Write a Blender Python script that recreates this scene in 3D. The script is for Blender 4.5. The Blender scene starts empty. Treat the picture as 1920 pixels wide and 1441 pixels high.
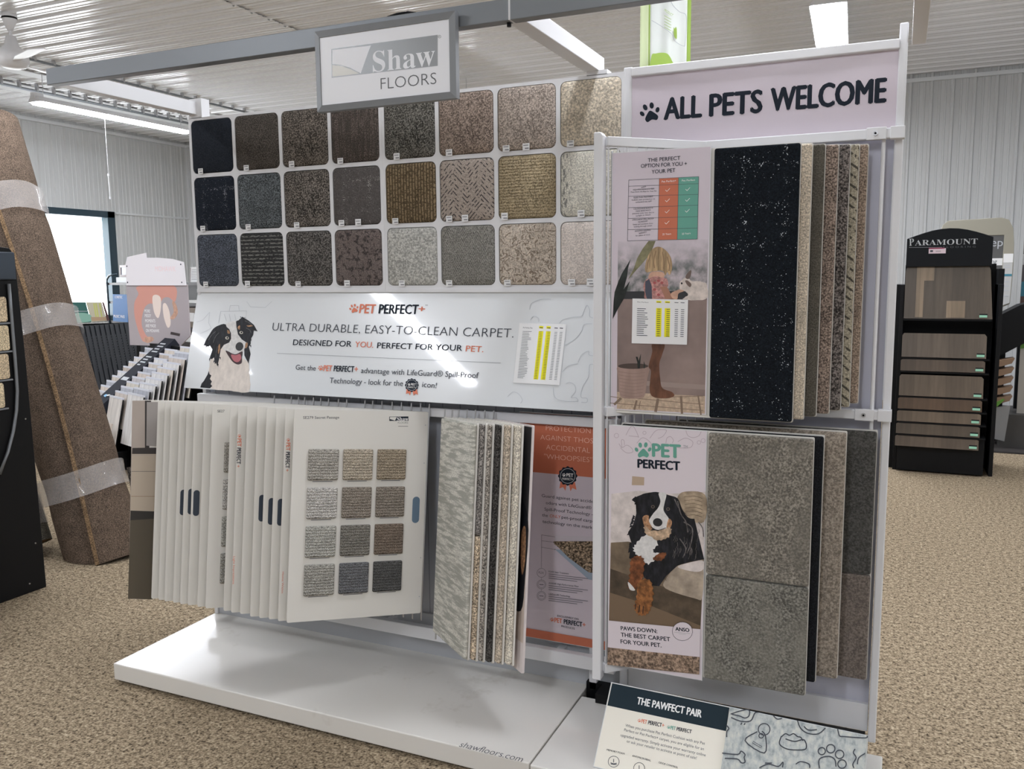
import bpy, math, random
import numpy as np
from mathutils import Matrix, Vector

SC = bpy.context.scene
COL = SC.collection
R_ = random.Random(7)

# ---------------------------------------------------------------- camera
FPX, YAW, PITCH, ROLL = 1614.872, 0.421170755, -0.125302273, 0.00880742386
CAM = np.array([1.829, -2.898, 1.597])
def _rot():
    cy, sy, cp, sp, cr, sr = math.cos(YAW), math.sin(YAW), math.cos(PITCH), math.sin(PITCH), math.cos(ROLL), math.sin(ROLL)
    return (np.array([[cy, -sy, 0], [sy, cy, 0], [0, 0, 1]]) @ np.array([[1, 0, 0], [0, cp, -sp], [0, sp, cp]])
            @ np.array([[cr, 0, sr], [0, 1, 0], [-sr, 0, cr]]))
RC = _rot()
cam = bpy.data.cameras.new('camera')
cam.sensor_width = 36.0
cam.lens = FPX / 1920 * 36.0
cam.clip_start = 0.02
co = bpy.data.objects.new('camera', cam)
COL.objects.link(co)
rt, fw, up = RC[:, 0], RC[:, 1], RC[:, 2]
co.matrix_world = Matrix(((rt[0], up[0], -fw[0], CAM[0]), (rt[1], up[1], -fw[1], CAM[1]), (rt[2], up[2], -fw[2], CAM[2]), (0, 0, 0, 1)))
SC.camera = co

# ---------------------------------------------------------------- world, exposure
w = bpy.data.worlds.new('world')
SC.world = w
w.use_nodes = True
w.node_tree.nodes['Background'].inputs[0].default_value = (0.94, 0.97, 1.0, 1)
w.node_tree.nodes['Background'].inputs[1].default_value = 11.0
SC.view_settings.view_transform = 'Standard'
SC.view_settings.look = 'None'
SC.view_settings.gamma = 1.0
SC.view_settings.use_curve_mapping = False
SC.view_settings.exposure = 0.0
try:
    SC.cycles.max_bounces = 8
    SC.cycles.diffuse_bounces = 5
    SC.cycles.glossy_bounces = 4
    SC.cycles.transmission_bounces = 4
    SC.cycles.use_denoising = True
    SC.cycles.use_light_tree = True
    SC.cycles.sample_clamp_indirect = 6.0
except Exception:
    pass
TUBE = 66.0            # brightness of the ceiling tubes
# room dimensions
ZC, YB, XL, XR, YF = 3.95, 8.85, -9.6, 7.5, -7.5

# ---------------------------------------------------------------- projection helpers (measured points of the room)
def ray(px, py):
    return RC @ np.array([(px - 960) / FPX, 1.0, -(py - 720.5) / FPX])
def onp(px, py, n, c):
    n = np.array(n, float); d = ray(px, py)
    return CAM + d * ((c - n @ CAM) / (n @ d))
def at_y(px, py, Y=0.0): return onp(px, py, (0, 1, 0), Y)
def at_z(px, py, Z=0.0): return onp(px, py, (0, 0, 1), Z)
def at_x(px, py, X=0.0): return onp(px, py, (1, 0, 0), X)

# ---------------------------------------------------------------- materials
def lin(c):
    return tuple((v / 12.92 if v <= 0.04045 else ((v + 0.055) / 1.055) ** 2.4) for v in (x / 255.0 for x in c)) + (1.0,)
MATS = {}
def mat(name, rgb, rough=0.5, spec=0.5, metal=0.0, emit=None, alpha=1.0, coat=0.0, trans=0.0):
    if name in MATS: return MATS[name]
    m = bpy.data.materials.new(name); m.use_nodes = True
    b = m.node_tree.nodes['Principled BSDF']
    b.inputs['Base Color'].default_value = lin(rgb)
    b.inputs['Roughness'].default_value = rough
    b.inputs['Specular IOR Level'].default_value = spec
    b.inputs['Metallic'].default_value = metal
    b.inputs['Coat Weight'].default_value = coat
    b.inputs['Coat Roughness'].default_value = 0.04
    b.inputs['Alpha'].default_value = alpha
    b.inputs['Transmission Weight'].default_value = trans
    if emit:
        b.inputs['Emission Color'].default_value = lin(rgb)
        b.inputs['Emission Strength'].default_value = emit
    MATS[name] = m
    return m
def pmat(name, rgb, var=0.3, sc=60, st=(1, 1, 1), rough=0.48):
    """printed photo tone with its own mottling"""
    if name in MATS: return MATS[name]
    m = mat(name, rgb, rough, 0.3); t = NT(m); t.xyz('Object')
    t.put(t.b.inputs['Base Color'], t.ramp(t.noise(sc, 4, .62, st=st), [(.3, lin(sh(rgb, 1 - var))), (.5, lin(rgb)), (.7, lin(sh(rgb, 1 + var)))]))
    return m
class NT:
    def __init__(s, m):
        s.t = m.node_tree; s.n = s.t.nodes; s.l = s.t.links
        s.b = s.n['Principled BSDF']
    def put(s, sock, v):
        if hasattr(v, 'is_output'): s.l.new(v, sock)
        else: sock.default_value = v
    def m(s, op, a, b=None, c=None):
        n = s.n.new('ShaderNodeMath'); n.operation = op
        for i, v in enumerate((a, b, c)):
            if v is not None: s.put(n.inputs[i], v)
        return n.outputs[0]
    def xyz(s, src='Object'):
        tc = s.n.new('ShaderNodeTexCoord'); sp = s.n.new('ShaderNodeSeparateXYZ')
        s.l.new(tc.outputs[src], sp.inputs[0]); s.v = tc.outputs[src]
        return sp.outputs
    def noise(s, scale, detail=2.0, rough=0.5, vec=None, st=None, dist=0.0):
        n = s.n.new('ShaderNodeTexNoise'); n.inputs['Scale'].default_value = scale
        n.inputs['Detail'].default_value = detail; n.inputs['Roughness'].default_value = rough
        n.inputs['Distortion'].default_value = dist
        v = vec or s.v
        if st:
            mp = s.n.new('ShaderNodeMapping'); mp.inputs['Scale'].default_value = st
            s.l.new(v, mp.inputs[0]); v = mp.outputs[0]
        s.l.new(v, n.inputs['Vector'])
        return n.outputs[0]
    def ramp(s, f, stops):
        n = s.n.new('ShaderNodeValToRGB'); e = n.color_ramp.elements
        e[0].position, e[0].color = stops[0][0], stops[0][1]
        e[1].position, e[1].color = stops[-1][0], stops[-1][1]
        for p, c in stops[1:-1]:
            k = e.new(p); k.color = c
        s.put(n.inputs[0], f)
        return n.outputs[0]
    def mix(s, f, a, b):
        n = s.n.new('ShaderNodeMix'); n.data_type = 'RGBA'
        s.put(n.inputs[0], f); s.put(n.inputs[6], a); s.put(n.inputs[7], b)
        return n.outputs[2]
    def bump(s, h, strength=0.5, dist=0.003):
        n = s.n.new('ShaderNodeBump'); n.inputs['Strength'].default_value = strength; n.inputs['Distance'].default_value = dist
        s.put(n.inputs['Height'], h); s.l.new(n.outputs[0], s.b.inputs['Normal'])
    def thr(s, v, lo, hi):
        n = s.n.new('ShaderNodeMapRange'); n.inputs[1].default_value = lo; n.inputs[2].default_value = hi
        s.put(n.inputs[0], v)
        return n.outputs[0]
def sh(c, k): return tuple(max(0, min(255, x * k)) for x in c)
def carpet(name, mid, con=0.35, sc=230, pat=None, pc=None, amt=1.0, bump=0.7, src='Object'):
    if name in MATS: return MATS[name]
    m = mat(name, mid, 1.0, 0.08); t = NT(m); x, y, z = t.xyz(src)
    n1 = t.noise(sc, 3.0, 0.65)
    n0 = t.noise(18, 2.0, 0.5)
    h = n1
    f = t.m('ADD', t.m('MULTIPLY', n1, 0.86), t.m('MULTIPLY', n0, 0.14))
    c = t.ramp(f, [(0.38, lin(sh(mid, 1 - con))), (0.5, lin(mid)), (0.62, lin(sh(mid, 1 + con)))])
    fac = None
    if pat == 'flecks':          # sparse light stitches gathered along a loose plaid
        k = t.noise(300, 0.0, 0.5)
        gx = t.m('ABSOLUTE', t.m('SUBTRACT', t.m('FRACT', t.m('MULTIPLY', x, 1 / 0.115)), 0.5))
        gz = t.m('ABSOLUTE', t.m('SUBTRACT', t.m('FRACT', t.m('MULTIPLY', z, 1 / 0.115)), 0.5))
        g = t.m('MAXIMUM', t.thr(gx, 0.13, 0.04), t.thr(gz, 0.11, 0.03))
        g = t.m('MULTIPLY', g, t.thr(t.noise(22, 2.0, 0.6), 0.42, 0.62))
        fac = t.thr(t.m('ADD', k, t.m('MULTIPLY', g, 0.2 if 'square' in name else 0.15)), *((0.76, 0.82) if 'square' in name else (0.83, 0.87)))
    elif pat == 'streaks':
        fac = t.thr(t.noise(sc, 2.0, 0.5, st=(0.5, 1, 0.05)), 0.42, 0.62)
    elif pat == 'rows':
        a = t.m('SINE', t.m('ADD', t.m('MULTIPLY', z, 2 * math.pi / 0.0105), t.m('MULTIPLY', t.noise(60, 1), 5.0)))
        fac = t.m('MULTIPLY', t.thr(a, -0.2, 0.9), t.thr(n1, 0.35, 0.6)); h = t.m('ADD', n1, t.m('MULTIPLY', a, 0.3))
    elif pat == 'loops':
        cxx = t.m('SINE', t.m('ADD', t.m('MULTIPLY', x, 2 * math.pi / 0.0125), t.m('MULTIPLY', t.noise(70, 2), 2.6)))
        a = t.noise(150, 1.0, 0.5, st=(0.6, 1, 1.2))
        fac = t.m('MULTIPLY', t.thr(cxx, -0.35, 0.35), t.thr(a, 0.36, 0.56)); h = fac
    elif pat == 'dashes':
        a = t.m('SINE', t.m('MULTIPLY', z, 2 * math.pi / 0.0155))
        b = t.noise(70, 1.0, 0.5, st=(1, 1, 3.0))
        fac = t.m('MULTIPLY', t.thr(a, 0.15, 0.6), t.thr(b, 0.40, 0.52))
    elif pat == 'chevron':
        tri = t.m('ABSOLUTE', t.m('SUBTRACT', t.m('FRACT', t.m('MULTIPLY', x, 1 / 0.115)), 0.5))
        d = t.m('ADD', t.m('MULTIPLY', z, 1 / 0.0165), t.m('MULTIPLY', tri, 7.2))
        s = t.m('ABSOLUTE', t.m('SUBTRACT', t.m('FRACT', d), 0.5))
        e = t.noise(75, 1.0, 0.5)
        fac = t.m('MULTIPLY', t.thr(s, 0.20, 0.12), t.thr(e, 0.47, 0.53))
    elif pat == 'blotch':
        fac = t.thr(t.noise(52, 3.0, 0.65, dist=0.6), 0.53, 0.60); h = t.m('SUBTRACT', n1, fac)
    elif pat == 'foliage':
        fac = t.thr(t.m('ABSOLUTE', t.m('SUBTRACT', t.noise(34, 2.0, 0.5, dist=1.2), 0.5)), 0.035, 0.012); h = t.m('SUBTRACT', n1, fac)
    elif pat == 'smear':         # weathered streak down one side
        fac = t.m('MULTIPLY', t.thr(t.noise(150, 3.0, 0.7, st=(1, 1, 0.35)), 0.5, 0.58), t.thr(t.m('ABSOLUTE', t.m('SUBTRACT', x, 0.01)), 0.045, 0.01))
    elif pat == 'strata':        # wavy grey bands
        fac = t.thr(t.noise(17, 5.0, 0.62, st=(0.55, 0.55, 4.2)), 0.44, 0.56)
    elif pat == 'tread':
        a = t.m('SINE', t.m('ADD', t.m('MULTIPLY', z, 2 * math.pi / 0.03), t.m('MULTIPLY', t.m('ADD', x, y), 160)))
        fac = t.m('MULTIPLY', t.thr(a, 0.55, 0.8), t.thr(t.noise(90, 1), 0.44, 0.5))
    elif pat == 'weave':
        a = t.m('SINE', t.m('MULTIPLY', x, 2 * math.pi / 0.009)); b = t.m('SINE', t.m('MULTIPLY', z, 2 * math.pi / 0.014))
        fac = t.m('MULTIPLY', t.thr(t.m('MULTIPLY', a, b), -0.2, 0.5), 0.8); h = t.m('ADD', n1, t.m('MULTIPLY', fac, 0.4))
    elif pat == 'patches':
        fac = t.thr(t.noise(9, 3.0, 0.6, st=(1.6, 1, 0.8)), 0.42, 0.62)
    if fac is not None:
        c = t.mix(t.m('MULTIPLY', fac, amt), c, lin(pc))
    t.put(t.b.inputs['Base Color'], c)
    t.bump(h, bump, 0.004)
    return m

WHITE = mat('white_powder_coat', (226, 226, 228), 0.35, 0.5)
GLOSSW = mat('white_gloss_laminate', (228, 226, 221), 0.16, 0.5, coat=0.3)
BOARD = mat('white_board', (222, 219, 212), 0.6, 0.3)
SLAT = mat('grey_back_panel', (176, 179, 186), 0.45, 0.4)
LILAC = mat('lilac_print', (212, 201, 209), 0.45, 0.4)
NAVY = mat('navy_ink', (28, 36, 48), 0.55, 0.2)
INK = mat('grey_ink', (66, 70, 78), 0.5, 0.3)
FAINT = mat('pale_grey_ink', (190, 194, 198), 0.5, 0.3)
MAUVE = mat('mauve_outline_ink', (186, 170, 178), 0.5, 0.3)
ORANGE = mat('orange_ink', (221, 128, 100), 0.5, 0.3)
RUST = mat('rust_orange_print', (199, 113, 84), 0.5, 0.4)
TEAL = mat('sea_green_ink', (104, 165, 148), 0.5, 0.3)
PAPER = mat('white_paper', (236, 236, 236), 0.7, 0.2)
YEL = mat('highlighter_yellow', (242, 234, 40), 0.6, 0.2)
WINK = mat('white_ink', (240, 240, 238), 0.5, 0.3)
BLACK = mat('black_satin', (13, 14, 16), 0.5, 0.22)
GREYM = mat('grey_metal_frame', (128, 132, 136), 0.38, 0.5, 0.35)
STEEL = mat('bright_steel', (190, 190, 192), 0.28, 0.5, 0.9)

# ---------------------------------------------------------------- mesh builder
class MB:
    def __init__(s):
        s.v, s.f, s.m, s.mats = [], [], [], []
    def mi(s, m):
        if m not in s.mats: s.mats.append(m)
        return s.mats.index(m)
    def face(s, pts, m):
        i = len(s.v); s.v += [tuple(map(float, p)) for p in pts]
        s.f.append(list(range(i, i + len(pts)))); s.m.append(s.mi(m))
    def raw(s, vs, fs, m):
        i = len(s.v); s.v += [tuple(map(float, p)) for p in vs]; k = s.mi(m)
        for f in fs:
            s.f.append([i + j for j in f]); s.m.append(k)
    def box(s, x0, x1, y0, y1, z0, z1, m):
        vs = [(x, y, z) for z in (z0, z1) for y in (y0, y1) for x in (x0, x1)]
        s.raw(vs, [(0, 2, 3, 1), (4, 5, 7, 6), (0, 1, 5, 4), (2, 6, 7, 3), (0, 4, 6, 2), (1, 3, 7, 5)], m)
    def prism(s, pts, y0, y1, m):       # outline in x-z, extruded along y (y0 = front)
        n = len(pts)
        vs = [(a, y0, b) for a, b in pts] + [(a, y1, b) for a, b in pts]
        area = sum(pts[i][0] * pts[(i + 1) % n][1] - pts[(i + 1) % n][0] * pts[i][1] for i in range(n))
        fr, bk = list(range(n)), list(range(2 * n - 1, n - 1, -1))
        sd = [(i + n, (i + 1) % n + n, (i + 1) % n, i) for i in range(n)]
        if area < 0: fr, bk, sd = fr[::-1], bk[::-1], [q[::-1] for q in sd]
        s.raw(vs, [fr, bk] + sd, m)
    def tube(s, pts, r, m, n=8, caps=True):
        pts = [np.array(p, float) for p in pts]; rings = []
        for i, p in enumerate(pts):
            d = pts[min(i + 1, len(pts) - 1)] - pts[max(i - 1, 0)]; d = d / np.linalg.norm(d)
            a = np.cross(d, (0, 0, 1) if abs(d[2]) < 0.9 else (1, 0, 0)); a /= np.linalg.norm(a); b = np.cross(d, a)
            rr = r[i] if isinstance(r, (list, tuple)) else r
            rings.append([p + rr * (math.cos(t) * a + math.sin(t) * b) for t in (2 * math.pi * k / n for k in range(n))])
        vs = [q for g in rings for q in g]; fs = []
        for i in range(len(pts) - 1):
            for k in range(n):
                fs.append((i * n + k, i * n + (k + 1) % n, (i + 1) * n + (k + 1) % n, (i + 1) * n + k))
        if caps: fs += [tuple(range(n))[::-1], tuple(range((len(pts) - 1) * n, len(pts) * n))]
        s.raw(vs, fs, m)
    def lathe(s, prof, m, c=(0, 0, 0), n=20):
        vs, fs = [], []
        for r, z in prof:
            vs += [(c[0] + r * math.cos(2 * math.pi * k / n), c[1] + r * math.sin(2 * math.pi * k / n), c[2] + z) for k in range(n)]
        for i in range(len(prof) - 1):
            for k in range(n):
                fs.append((i * n + k, i * n + (k + 1) % n, (i + 1) * n + (k + 1) % n, (i + 1) * n + k))
        s.raw(vs, fs, m)
    def build(s, name, parent=None, mtx=None, bevel=0.0, smooth=False, seg=2):
        me = bpy.data.meshes.new(name); me.from_pydata(s.v, [], s.f); me.update()
        for m in s.mats: me.materials.append(m)
        me.polygons.foreach_set('material_index', s.m)
        if smooth: me.polygons.foreach_set('use_smooth', [True] * len(s.f))
        o = bpy.data.objects.new(name, me); COL.objects.link(o)
        if parent is not None: o.parent = parent
        if mtx is not None: o.matrix_local = mtx
        if bevel:
            b = o.modifiers.new('bevel', 'BEVEL'); b.width = bevel; b.segments = seg; b.limit_method = 'ANGLE'; b.angle_limit = 0.7
        return o
def tag(o, label=None, cat=None, group=None, kind=None):
    for k, v in (('label', label), ('category', cat), ('group', group), ('kind', kind)):
        if v: o[k] = v
    return o
def thing(name, label, cat, mtx=None, group=None):
    o = bpy.data.objects.new(name, None); COL.objects.link(o); o.empty_display_size = 0.1
    if mtx is not None: o.matrix_world = mtx
    return tag(o, label, cat, group)
def loc(x, y, z): return Matrix.Translation((x, y, z))
def struct(o): return tag(o, kind='structure')
def rrect(x0, x1, z0, z1, r, n=5):
    out = []
    for cx, cz, a0 in ((x1 - r, z1 - r, 0), (x0 + r, z1 - r, 90), (x0 + r, z0 + r, 180), (x1 - r, z0 + r, 270)):
        for k in range(n + 1):
            a = math.radians(a0 + 90 * k / n); out.append((cx + r * math.cos(a), cz + r * math.sin(a)))
    return out
def spline(pts, n=5):
    P = [np.array(p, float) for p in pts]; N = len(P); out = []
    for i in range(N):
        a, b, c, d = P[i - 1], P[i], P[(i + 1) % N], P[(i + 2) % N]
        for k in range(n):
            t = k / n
            out.append(tuple(0.5 * ((2 * b) + (c - a) * t + (2 * a - 5 * b + 4 * c - d) * t * t + (3 * b - a - 3 * c + d) * t ** 3)))
    return out

# ---------------------------------------------------------------- text
_TX = {}
def glyphs(body, off):
    k = (body, off)
    if k not in _TX:
        c = bpy.data.curves.new('t', 'FONT'); c.body = body; c.offset = off; c.resolution_u = 3
        o = bpy.data.objects.new('t', c); me = bpy.data.meshes.new_from_object(o)
        vs = np.array([v.co[:2] for v in me.vertices]).reshape(-1, 2); fs = [tuple(p.vertices) for p in me.polygons]
        bpy.data.objects.remove(o); bpy.data.curves.remove(c); bpy.data.meshes.remove(me)
        _TX[k] = (vs, fs)
    return _TX[k]

# ---------------------------------------------------------------- printed flat panel in its own plane
class Panel:
    """local frame: x along the panel, -y out of its face, z up the panel; prints are laid on the face"""
    def __init__(s, O, u, v):
        s.O, s.u = np.array(O, float), np.array(u, float) / np.linalg.norm(u)
        v = np.array(v, float); v = v - s.u * (v @ s.u); s.vv = v / np.linalg.norm(v)
        s.n = np.cross(s.u, s.vv); s.mb = MB(); s.k = 0; s.view(0, 0, 1)
        yv = -s.n
        s.mtx = Matrix(((s.u[0], yv[0], s.vv[0], s.O[0]), (s.u[1], yv[1], s.vv[1], s.O[1]), (s.u[2], yv[2], s.vv[2], s.O[2]), (0, 0, 0, 1)))
    def view(s, ox, oy, k): s.vw = (ox, oy, k); return s
    def L(s, p):
        px, py = s.vw[0] + p[0] / s.vw[2], s.vw[1] + p[1] / s.vw[2]
        P = onp(px, py, s.n, s.n @ s.O) - s.O
        return (float(P @ s.u), float(P @ s.vv))
    def lay(s, d=1.0): s.k += d; return -0.0004 - 0.000025 * s.k
    def loc(s, pts, m, d=1.0):
        y = s.lay(d); a = sum(pts[i][0] * pts[(i + 1) % len(pts)][1] - pts[(i + 1) % len(pts)][0] * pts[i][1] for i in range(len(pts)))
        if a < 0: pts = pts[::-1]
        s.mb.face([(p[0], y, p[1]) for p in pts], m)
    def poly(s, pts, m, d=1.0): s.loc([s.L(p) for p in pts], m, d)
    def blob(s, pts, m, n=5): s.loc([s.L(p) for p in spline(pts, n)], m)
    def fur(s, pts, m, amp=6.0, n=5):
        q = spline(pts, n); c = np.mean(np.array(q), 0); out = []
        for i, p in enumerate(q):
            a, b = np.array(q[i - 1]), np.array(q[(i + 1) % len(q)]); t = b - a; l = np.linalg.norm(t) + 1e-9
            k = np.array([t[1], -t[0]]) / l
            if k @ (np.array(p) - c) < 0: k = -k
            j = amp * (0.9 if i % 2 else -0.25) * (0.4 + R_.random()); out.append(tuple(np.array(p) + k * j + t / l * j * 0.5))
        s.poly(out, m)
    def ell(s, cx, cy, rx, ry, m, rot=0.0, n=20):
        c, q = math.cos(math.radians(rot)), math.sin(math.radians(rot))
        s.poly([(cx + rx * math.cos(t) * c - ry * math.sin(t) * q, cy + rx * math.cos(t) * q + ry * math.sin(t) * c) for t in (2 * math.pi * k / n for k in range(n))], m)
    def line(s, pts, wpx, m, closed=False, smooth=False):
        if smooth:
            pts = spline(pts, 4) if closed else spline([pts[0]] + list(pts) + [pts[-1]], 4)[4:-8]
        if closed: pts = list(pts) + [pts[0]]
        for a, b in zip(pts[:-1], pts[1:]):
            dx, dy = b[0] - a[0], b[1] - a[1]; l = math.hypot(dx, dy)
            if l < 1e-6: continue
            nx, ny = -dy / l * wpx / 2, dx / l * wpx / 2; ex, ey = dx / l * wpx * 0.2, dy / l * wpx * 0.2
            s.poly([(a[0] + nx - ex, a[1] + ny - ey), (b[0] + nx + ex, b[1] + ny + ey), (b[0] - nx + ex, b[1] - ny + ey), (a[0] - nx - ex, a[1] - ny - ey)], m, 0.04)
        s.k += 0.5
    def ring(s, cx, cy, r, wpx, m): s.line([(cx + r * math.cos(t), cy + r * math.sin(t)) for t in (2 * math.pi * k / 24 for k in range(24))], wpx, m, True)
    def text(s, body, p0, p1, cap, m, off=0.0, fat=0.0, italic=0.0):
        """body set between two points of its baseline, capitals cap tall (same units as the points)"""
        if off > 0: fat, off = fat + off * .9, 0.0
        vs, fs = glyphs(body, off)
        if not len(vs): return
        a, b = np.array(s.L(p0)), np.array(s.L(p1)); d = b - a; w_ = np.linalg.norm(d); d = d / w_; e = np.array([-d[1], d[0]])
        q = np.array([p1[0] - p0[0], p1[1] - p0[1]], float); q /= np.linalg.norm(q)
        h = abs((np.array(s.L((p0[0] + q[1] * cap, p0[1] - q[0] * cap))) - a) @ e)
        x0, x1 = vs[:, 0].min(), vs[:, 0].max()
        X = (vs[:, 0] - x0) / (x1 - x0) * w_; Y = vs[:, 1] / 0.691 * h
        X = X + italic * Y
        ht = h; q = [(0, 0)]
        if fat: q = [(0, 0), (-fat, 0), (fat, 0), (0, fat * .6), (0, -fat * .6)]
        for sx, sy in q:
            y = s.lay(0.34)
            P = a + np.outer(X + sx * h, d) + np.outer(Y + sy * h, e)
            s.mb.raw([(p[0], y, p[1]) for p in P], fs, m)
        s.k += 0.3
    def base(s, x0, x1, z0, z1, t, m, edge=None):
        s.mb.box(x0, x1, 0, t, z0, z1, edge or m)
        if edge is not None: s.mb.face([(x0 + .002, -0.0003, z0 + .002), (x1 - .002, -0.0003, z0 + .002), (x1 - .002, -0.0003, z1 - .002), (x0 + .002, -0.0003, z1 - .002)], m)
    def build(s, name, parent=None, bevel=0): return s.mb.build(name, parent, None if parent is not None else s.mtx, bevel)
def paw(P, cx, cy, r, m, rot=-12):
    c, q = math.cos(math.radians(rot)), math.sin(math.radians(rot))
    T = lambda x, y: (cx + r * (x * c - y * q), cy + r * (x * q + y * c))
    P.blob([T(-.45, .95), T(-.62, .6), T(-.3, .15), T(.05, -.12), T(.4, .15), T(.72, .6), T(.5, .95), T(.05, .8)], m)
    for x, y, a, b, t in ((-.78, .0, .2, .28, -30), (-.33, -.55, .22, .32, -10), (.35, -.58, .22, .32, 10), (.82, -.02, .2, .28, 30)):
        P.ell(*T(x, y), r * a, r * b, m, rot + t, 14)
def badge(P, cx, cy, r, tail=None):
    if tail:
        P.poly([(cx - .78 * r, cy + .6 * r), (cx - .9 * r, cy + 1.35 * r), (cx - .5 * r, cy + 1.2 * r), (cx - .25 * r, cy + 1.6 * r), (cx - .1 * r, cy + .8 * r)], tail)
        P.poly([(cx + .78 * r, cy + .65 * r), (cx + .95 * r, cy + 1.5 * r), (cx + .5 * r, cy + 1.3 * r), (cx + .3 * r, cy + 1.65 * r), (cx + .1 * r, cy + .8 * r)], tail)
    P.poly([(cx + r * (1 + .06 * math.cos(12 * t)) * math.cos(t), cy + r * (1 + .06 * math.cos(12 * t)) * math.sin(t)) for t in (2 * math.pi * k / 96 for k in range(96))], NAVY)
    P.ring(cx, cy, r * .8, r * .05, FAINT)
    paw(P, cx - .42 * r, cy - .12 * r, r * .2, WINK)
    P.text('PET', (cx - .12 * r, cy + .06 * r), (cx + .6 * r, cy + .12 * r), r * .36, WINK, .015, .02)
    P.text('PERFECT+', (cx - .58 * r, cy + .42 * r), (cx + .6 * r, cy + .48 * r), r * .24, WINK, .01)
def logo(P, x0, y0, x1, y1, cap, m1=None, m2=None, gap=0.0, plus=True, w=None):
    """PAW PET PERFECT+ set between (x0,y0) and (x1,y1) on one baseline"""
    m1 = m1 or ORANGE; m2 = m2 or NAVY
    f = lambda t: (x0 + (x1 - x0) * t, y0 + (y1 - y0) * t)
    paw(P, f(.055)[0] , f(.055)[1] - cap * .5, cap * .46, m1)
    P.text('PET', f(.13), f(.335), cap, m1, .012, .03)
    P.text('PERFECT', f(.39), f(.9 if plus else 1.0), cap, m2, .012, .03)
    if plus: P.text('+', f(.91), f(1.0), cap * 1.05, m1, .02)
# ================================================================ the room
def ribbed(m, t):
    pass
METAL = mat('white_ribbed_steel', (196, 197, 196), 0.42, 0.5, 0.0)
CEILM = mat('white_ceiling_steel', (234, 235, 237), 0.2, 0.5, 0.0)
TRIMM = mat('white_trim_steel', (214, 216, 217), 0.35, 0.5)
PROF = [(0, 0), (.012, .019), (.034, .019), (.046, 0), (.098, 0), (.105, .005), (.118, .005), (.125, 0), (.163, 0), (.170, .005), (.183, .005), (.190, 0)]
def corr(a0, a1, b0, b1, put, m, pitch=0.2286, k_=1.0, flip=False):
    """corrugated sheet: ribs repeat along a, run along b; put(a, b, h) gives the point"""
    mb = MB(); pts = []
    k0 = math.floor(a0 / pitch)
    for k in range(k0, int(math.ceil(a1 / pitch)) + 1):
        for t, h in PROF:
            a = k * pitch + t * pitch / .2286
            if a0 <= a <= a1: pts.append((a, h * k_))
    pts = [(a0, 0)] + pts + [(a1, 0)]
    vs, fs = [], []
    for a, h in pts: vs += [put(a, b0, h), put(a, b1, h)]
    for i in range(len(pts) - 1):
        q = (2 * i, 2 * i + 2, 2 * i + 3, 2 * i + 1)
        fs.append(q[::-1] if flip else q)
    mb.raw(vs, fs, m)
    return mb
# floor: beige loop carpet
m = mat('beige_loop_carpet', (150, 128, 100), 1.0, 0.05); t = NT(m); x, y, z = t.xyz('Object')
n1 = t.noise(115, 3.0, 0.6); n2 = t.noise(46, 2.0, 0.6); n3 = t.noise(0.9, 2.0)
f = t.m('ADD', t.m('MULTIPLY', n1, .62), t.m('MULTIPLY', n2, .38))
c = t.ramp(f, [(0.36, lin((52, 45, 37))), (0.44, lin((114, 101, 83))), (0.54, lin((156, 140, 117))), (0.66, lin((192, 177, 152)))])
t.put(t.b.inputs['Base Color'], c); t.bump(f, 0.9, 0.006)
mb = MB(); mb.box(XL - .3, XR + .3, YF - .3, YB + .3, -0.1, 0, m); struct(mb.build('floor'))
# ceiling sheets, ribs along x; the sheets lap at two places, one a little lower than the next
for i, (x0, x1, dz) in enumerate(((XL, -7.9, 0.0), (-7.9, -3.55, 0.012), (-3.55, XR, 0.0))):
    mb = corr(YF, YB, x0, x1 + (.04 if i == 1 else 0), lambda a, b, h, dz=dz: (b, a, ZC - dz - h), CEILM, flip=False)
    struct(mb.build('ceiling'))
# opaque deck above the sheets
mb = MB(); mb.box(XL - .3, XR + .3, YF - .3, YB + .3, ZC + .03, ZC + .1, TRIMM); struct(mb.build('ceiling_deck'))
# walls
ZB = 2.66
struct(corr(XL, XR, 0, ZC, lambda a, b, h: (a, YB - h, b), METAL, k_=1.5).build('wall_back'))
W0, W1, WZ0, WZ1 = 4.3, 7.22, 0.95, 2.66       # window opening in the left wall
def lw(a0, a1, z0, z1): return corr(a0, a1, z0, z1, lambda a, b, h: (XL + h, a, b), METAL, flip=True)
for a0, a1, z0, z1 in ((YF, W0, 0, ZC), (W1, YB, 0, ZC), (W0, W1, 0, WZ0), (W0, W1, WZ1, ZC)):
    struct(lw(a0, a1, z0, z1).build('wall_left'))
for nm, b in (('wall_back', (XL - .3, XR + .3, YB + .02, YB + .12, 0, ZC + .05)), ('wall_right', (XR, XR + .12, YF, YB, 0, ZC + .05)), ('wall_front', (XL - .3, XR + .3, YF - .12, YF, 0, ZC + .05))):
    mb = MB(); mb.box(*b, METAL); struct(mb.build(nm + '_sheathing' if nm == 'wall_back' else nm))
for b in ((XL - .14, XL - .01, YF, W0, 0, ZC + .05), (XL - .14, XL - .01, W1, YB + .1, 0, ZC + .05), (XL - .14, XL - .01, W0, W1, 0, WZ0), (XL - .14, XL - .01, W0, W1, WZ1, ZC + .05)):
    mb = MB(); mb.box(*b, METAL); struct(mb.build('wall_left_sheathing'))
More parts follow.
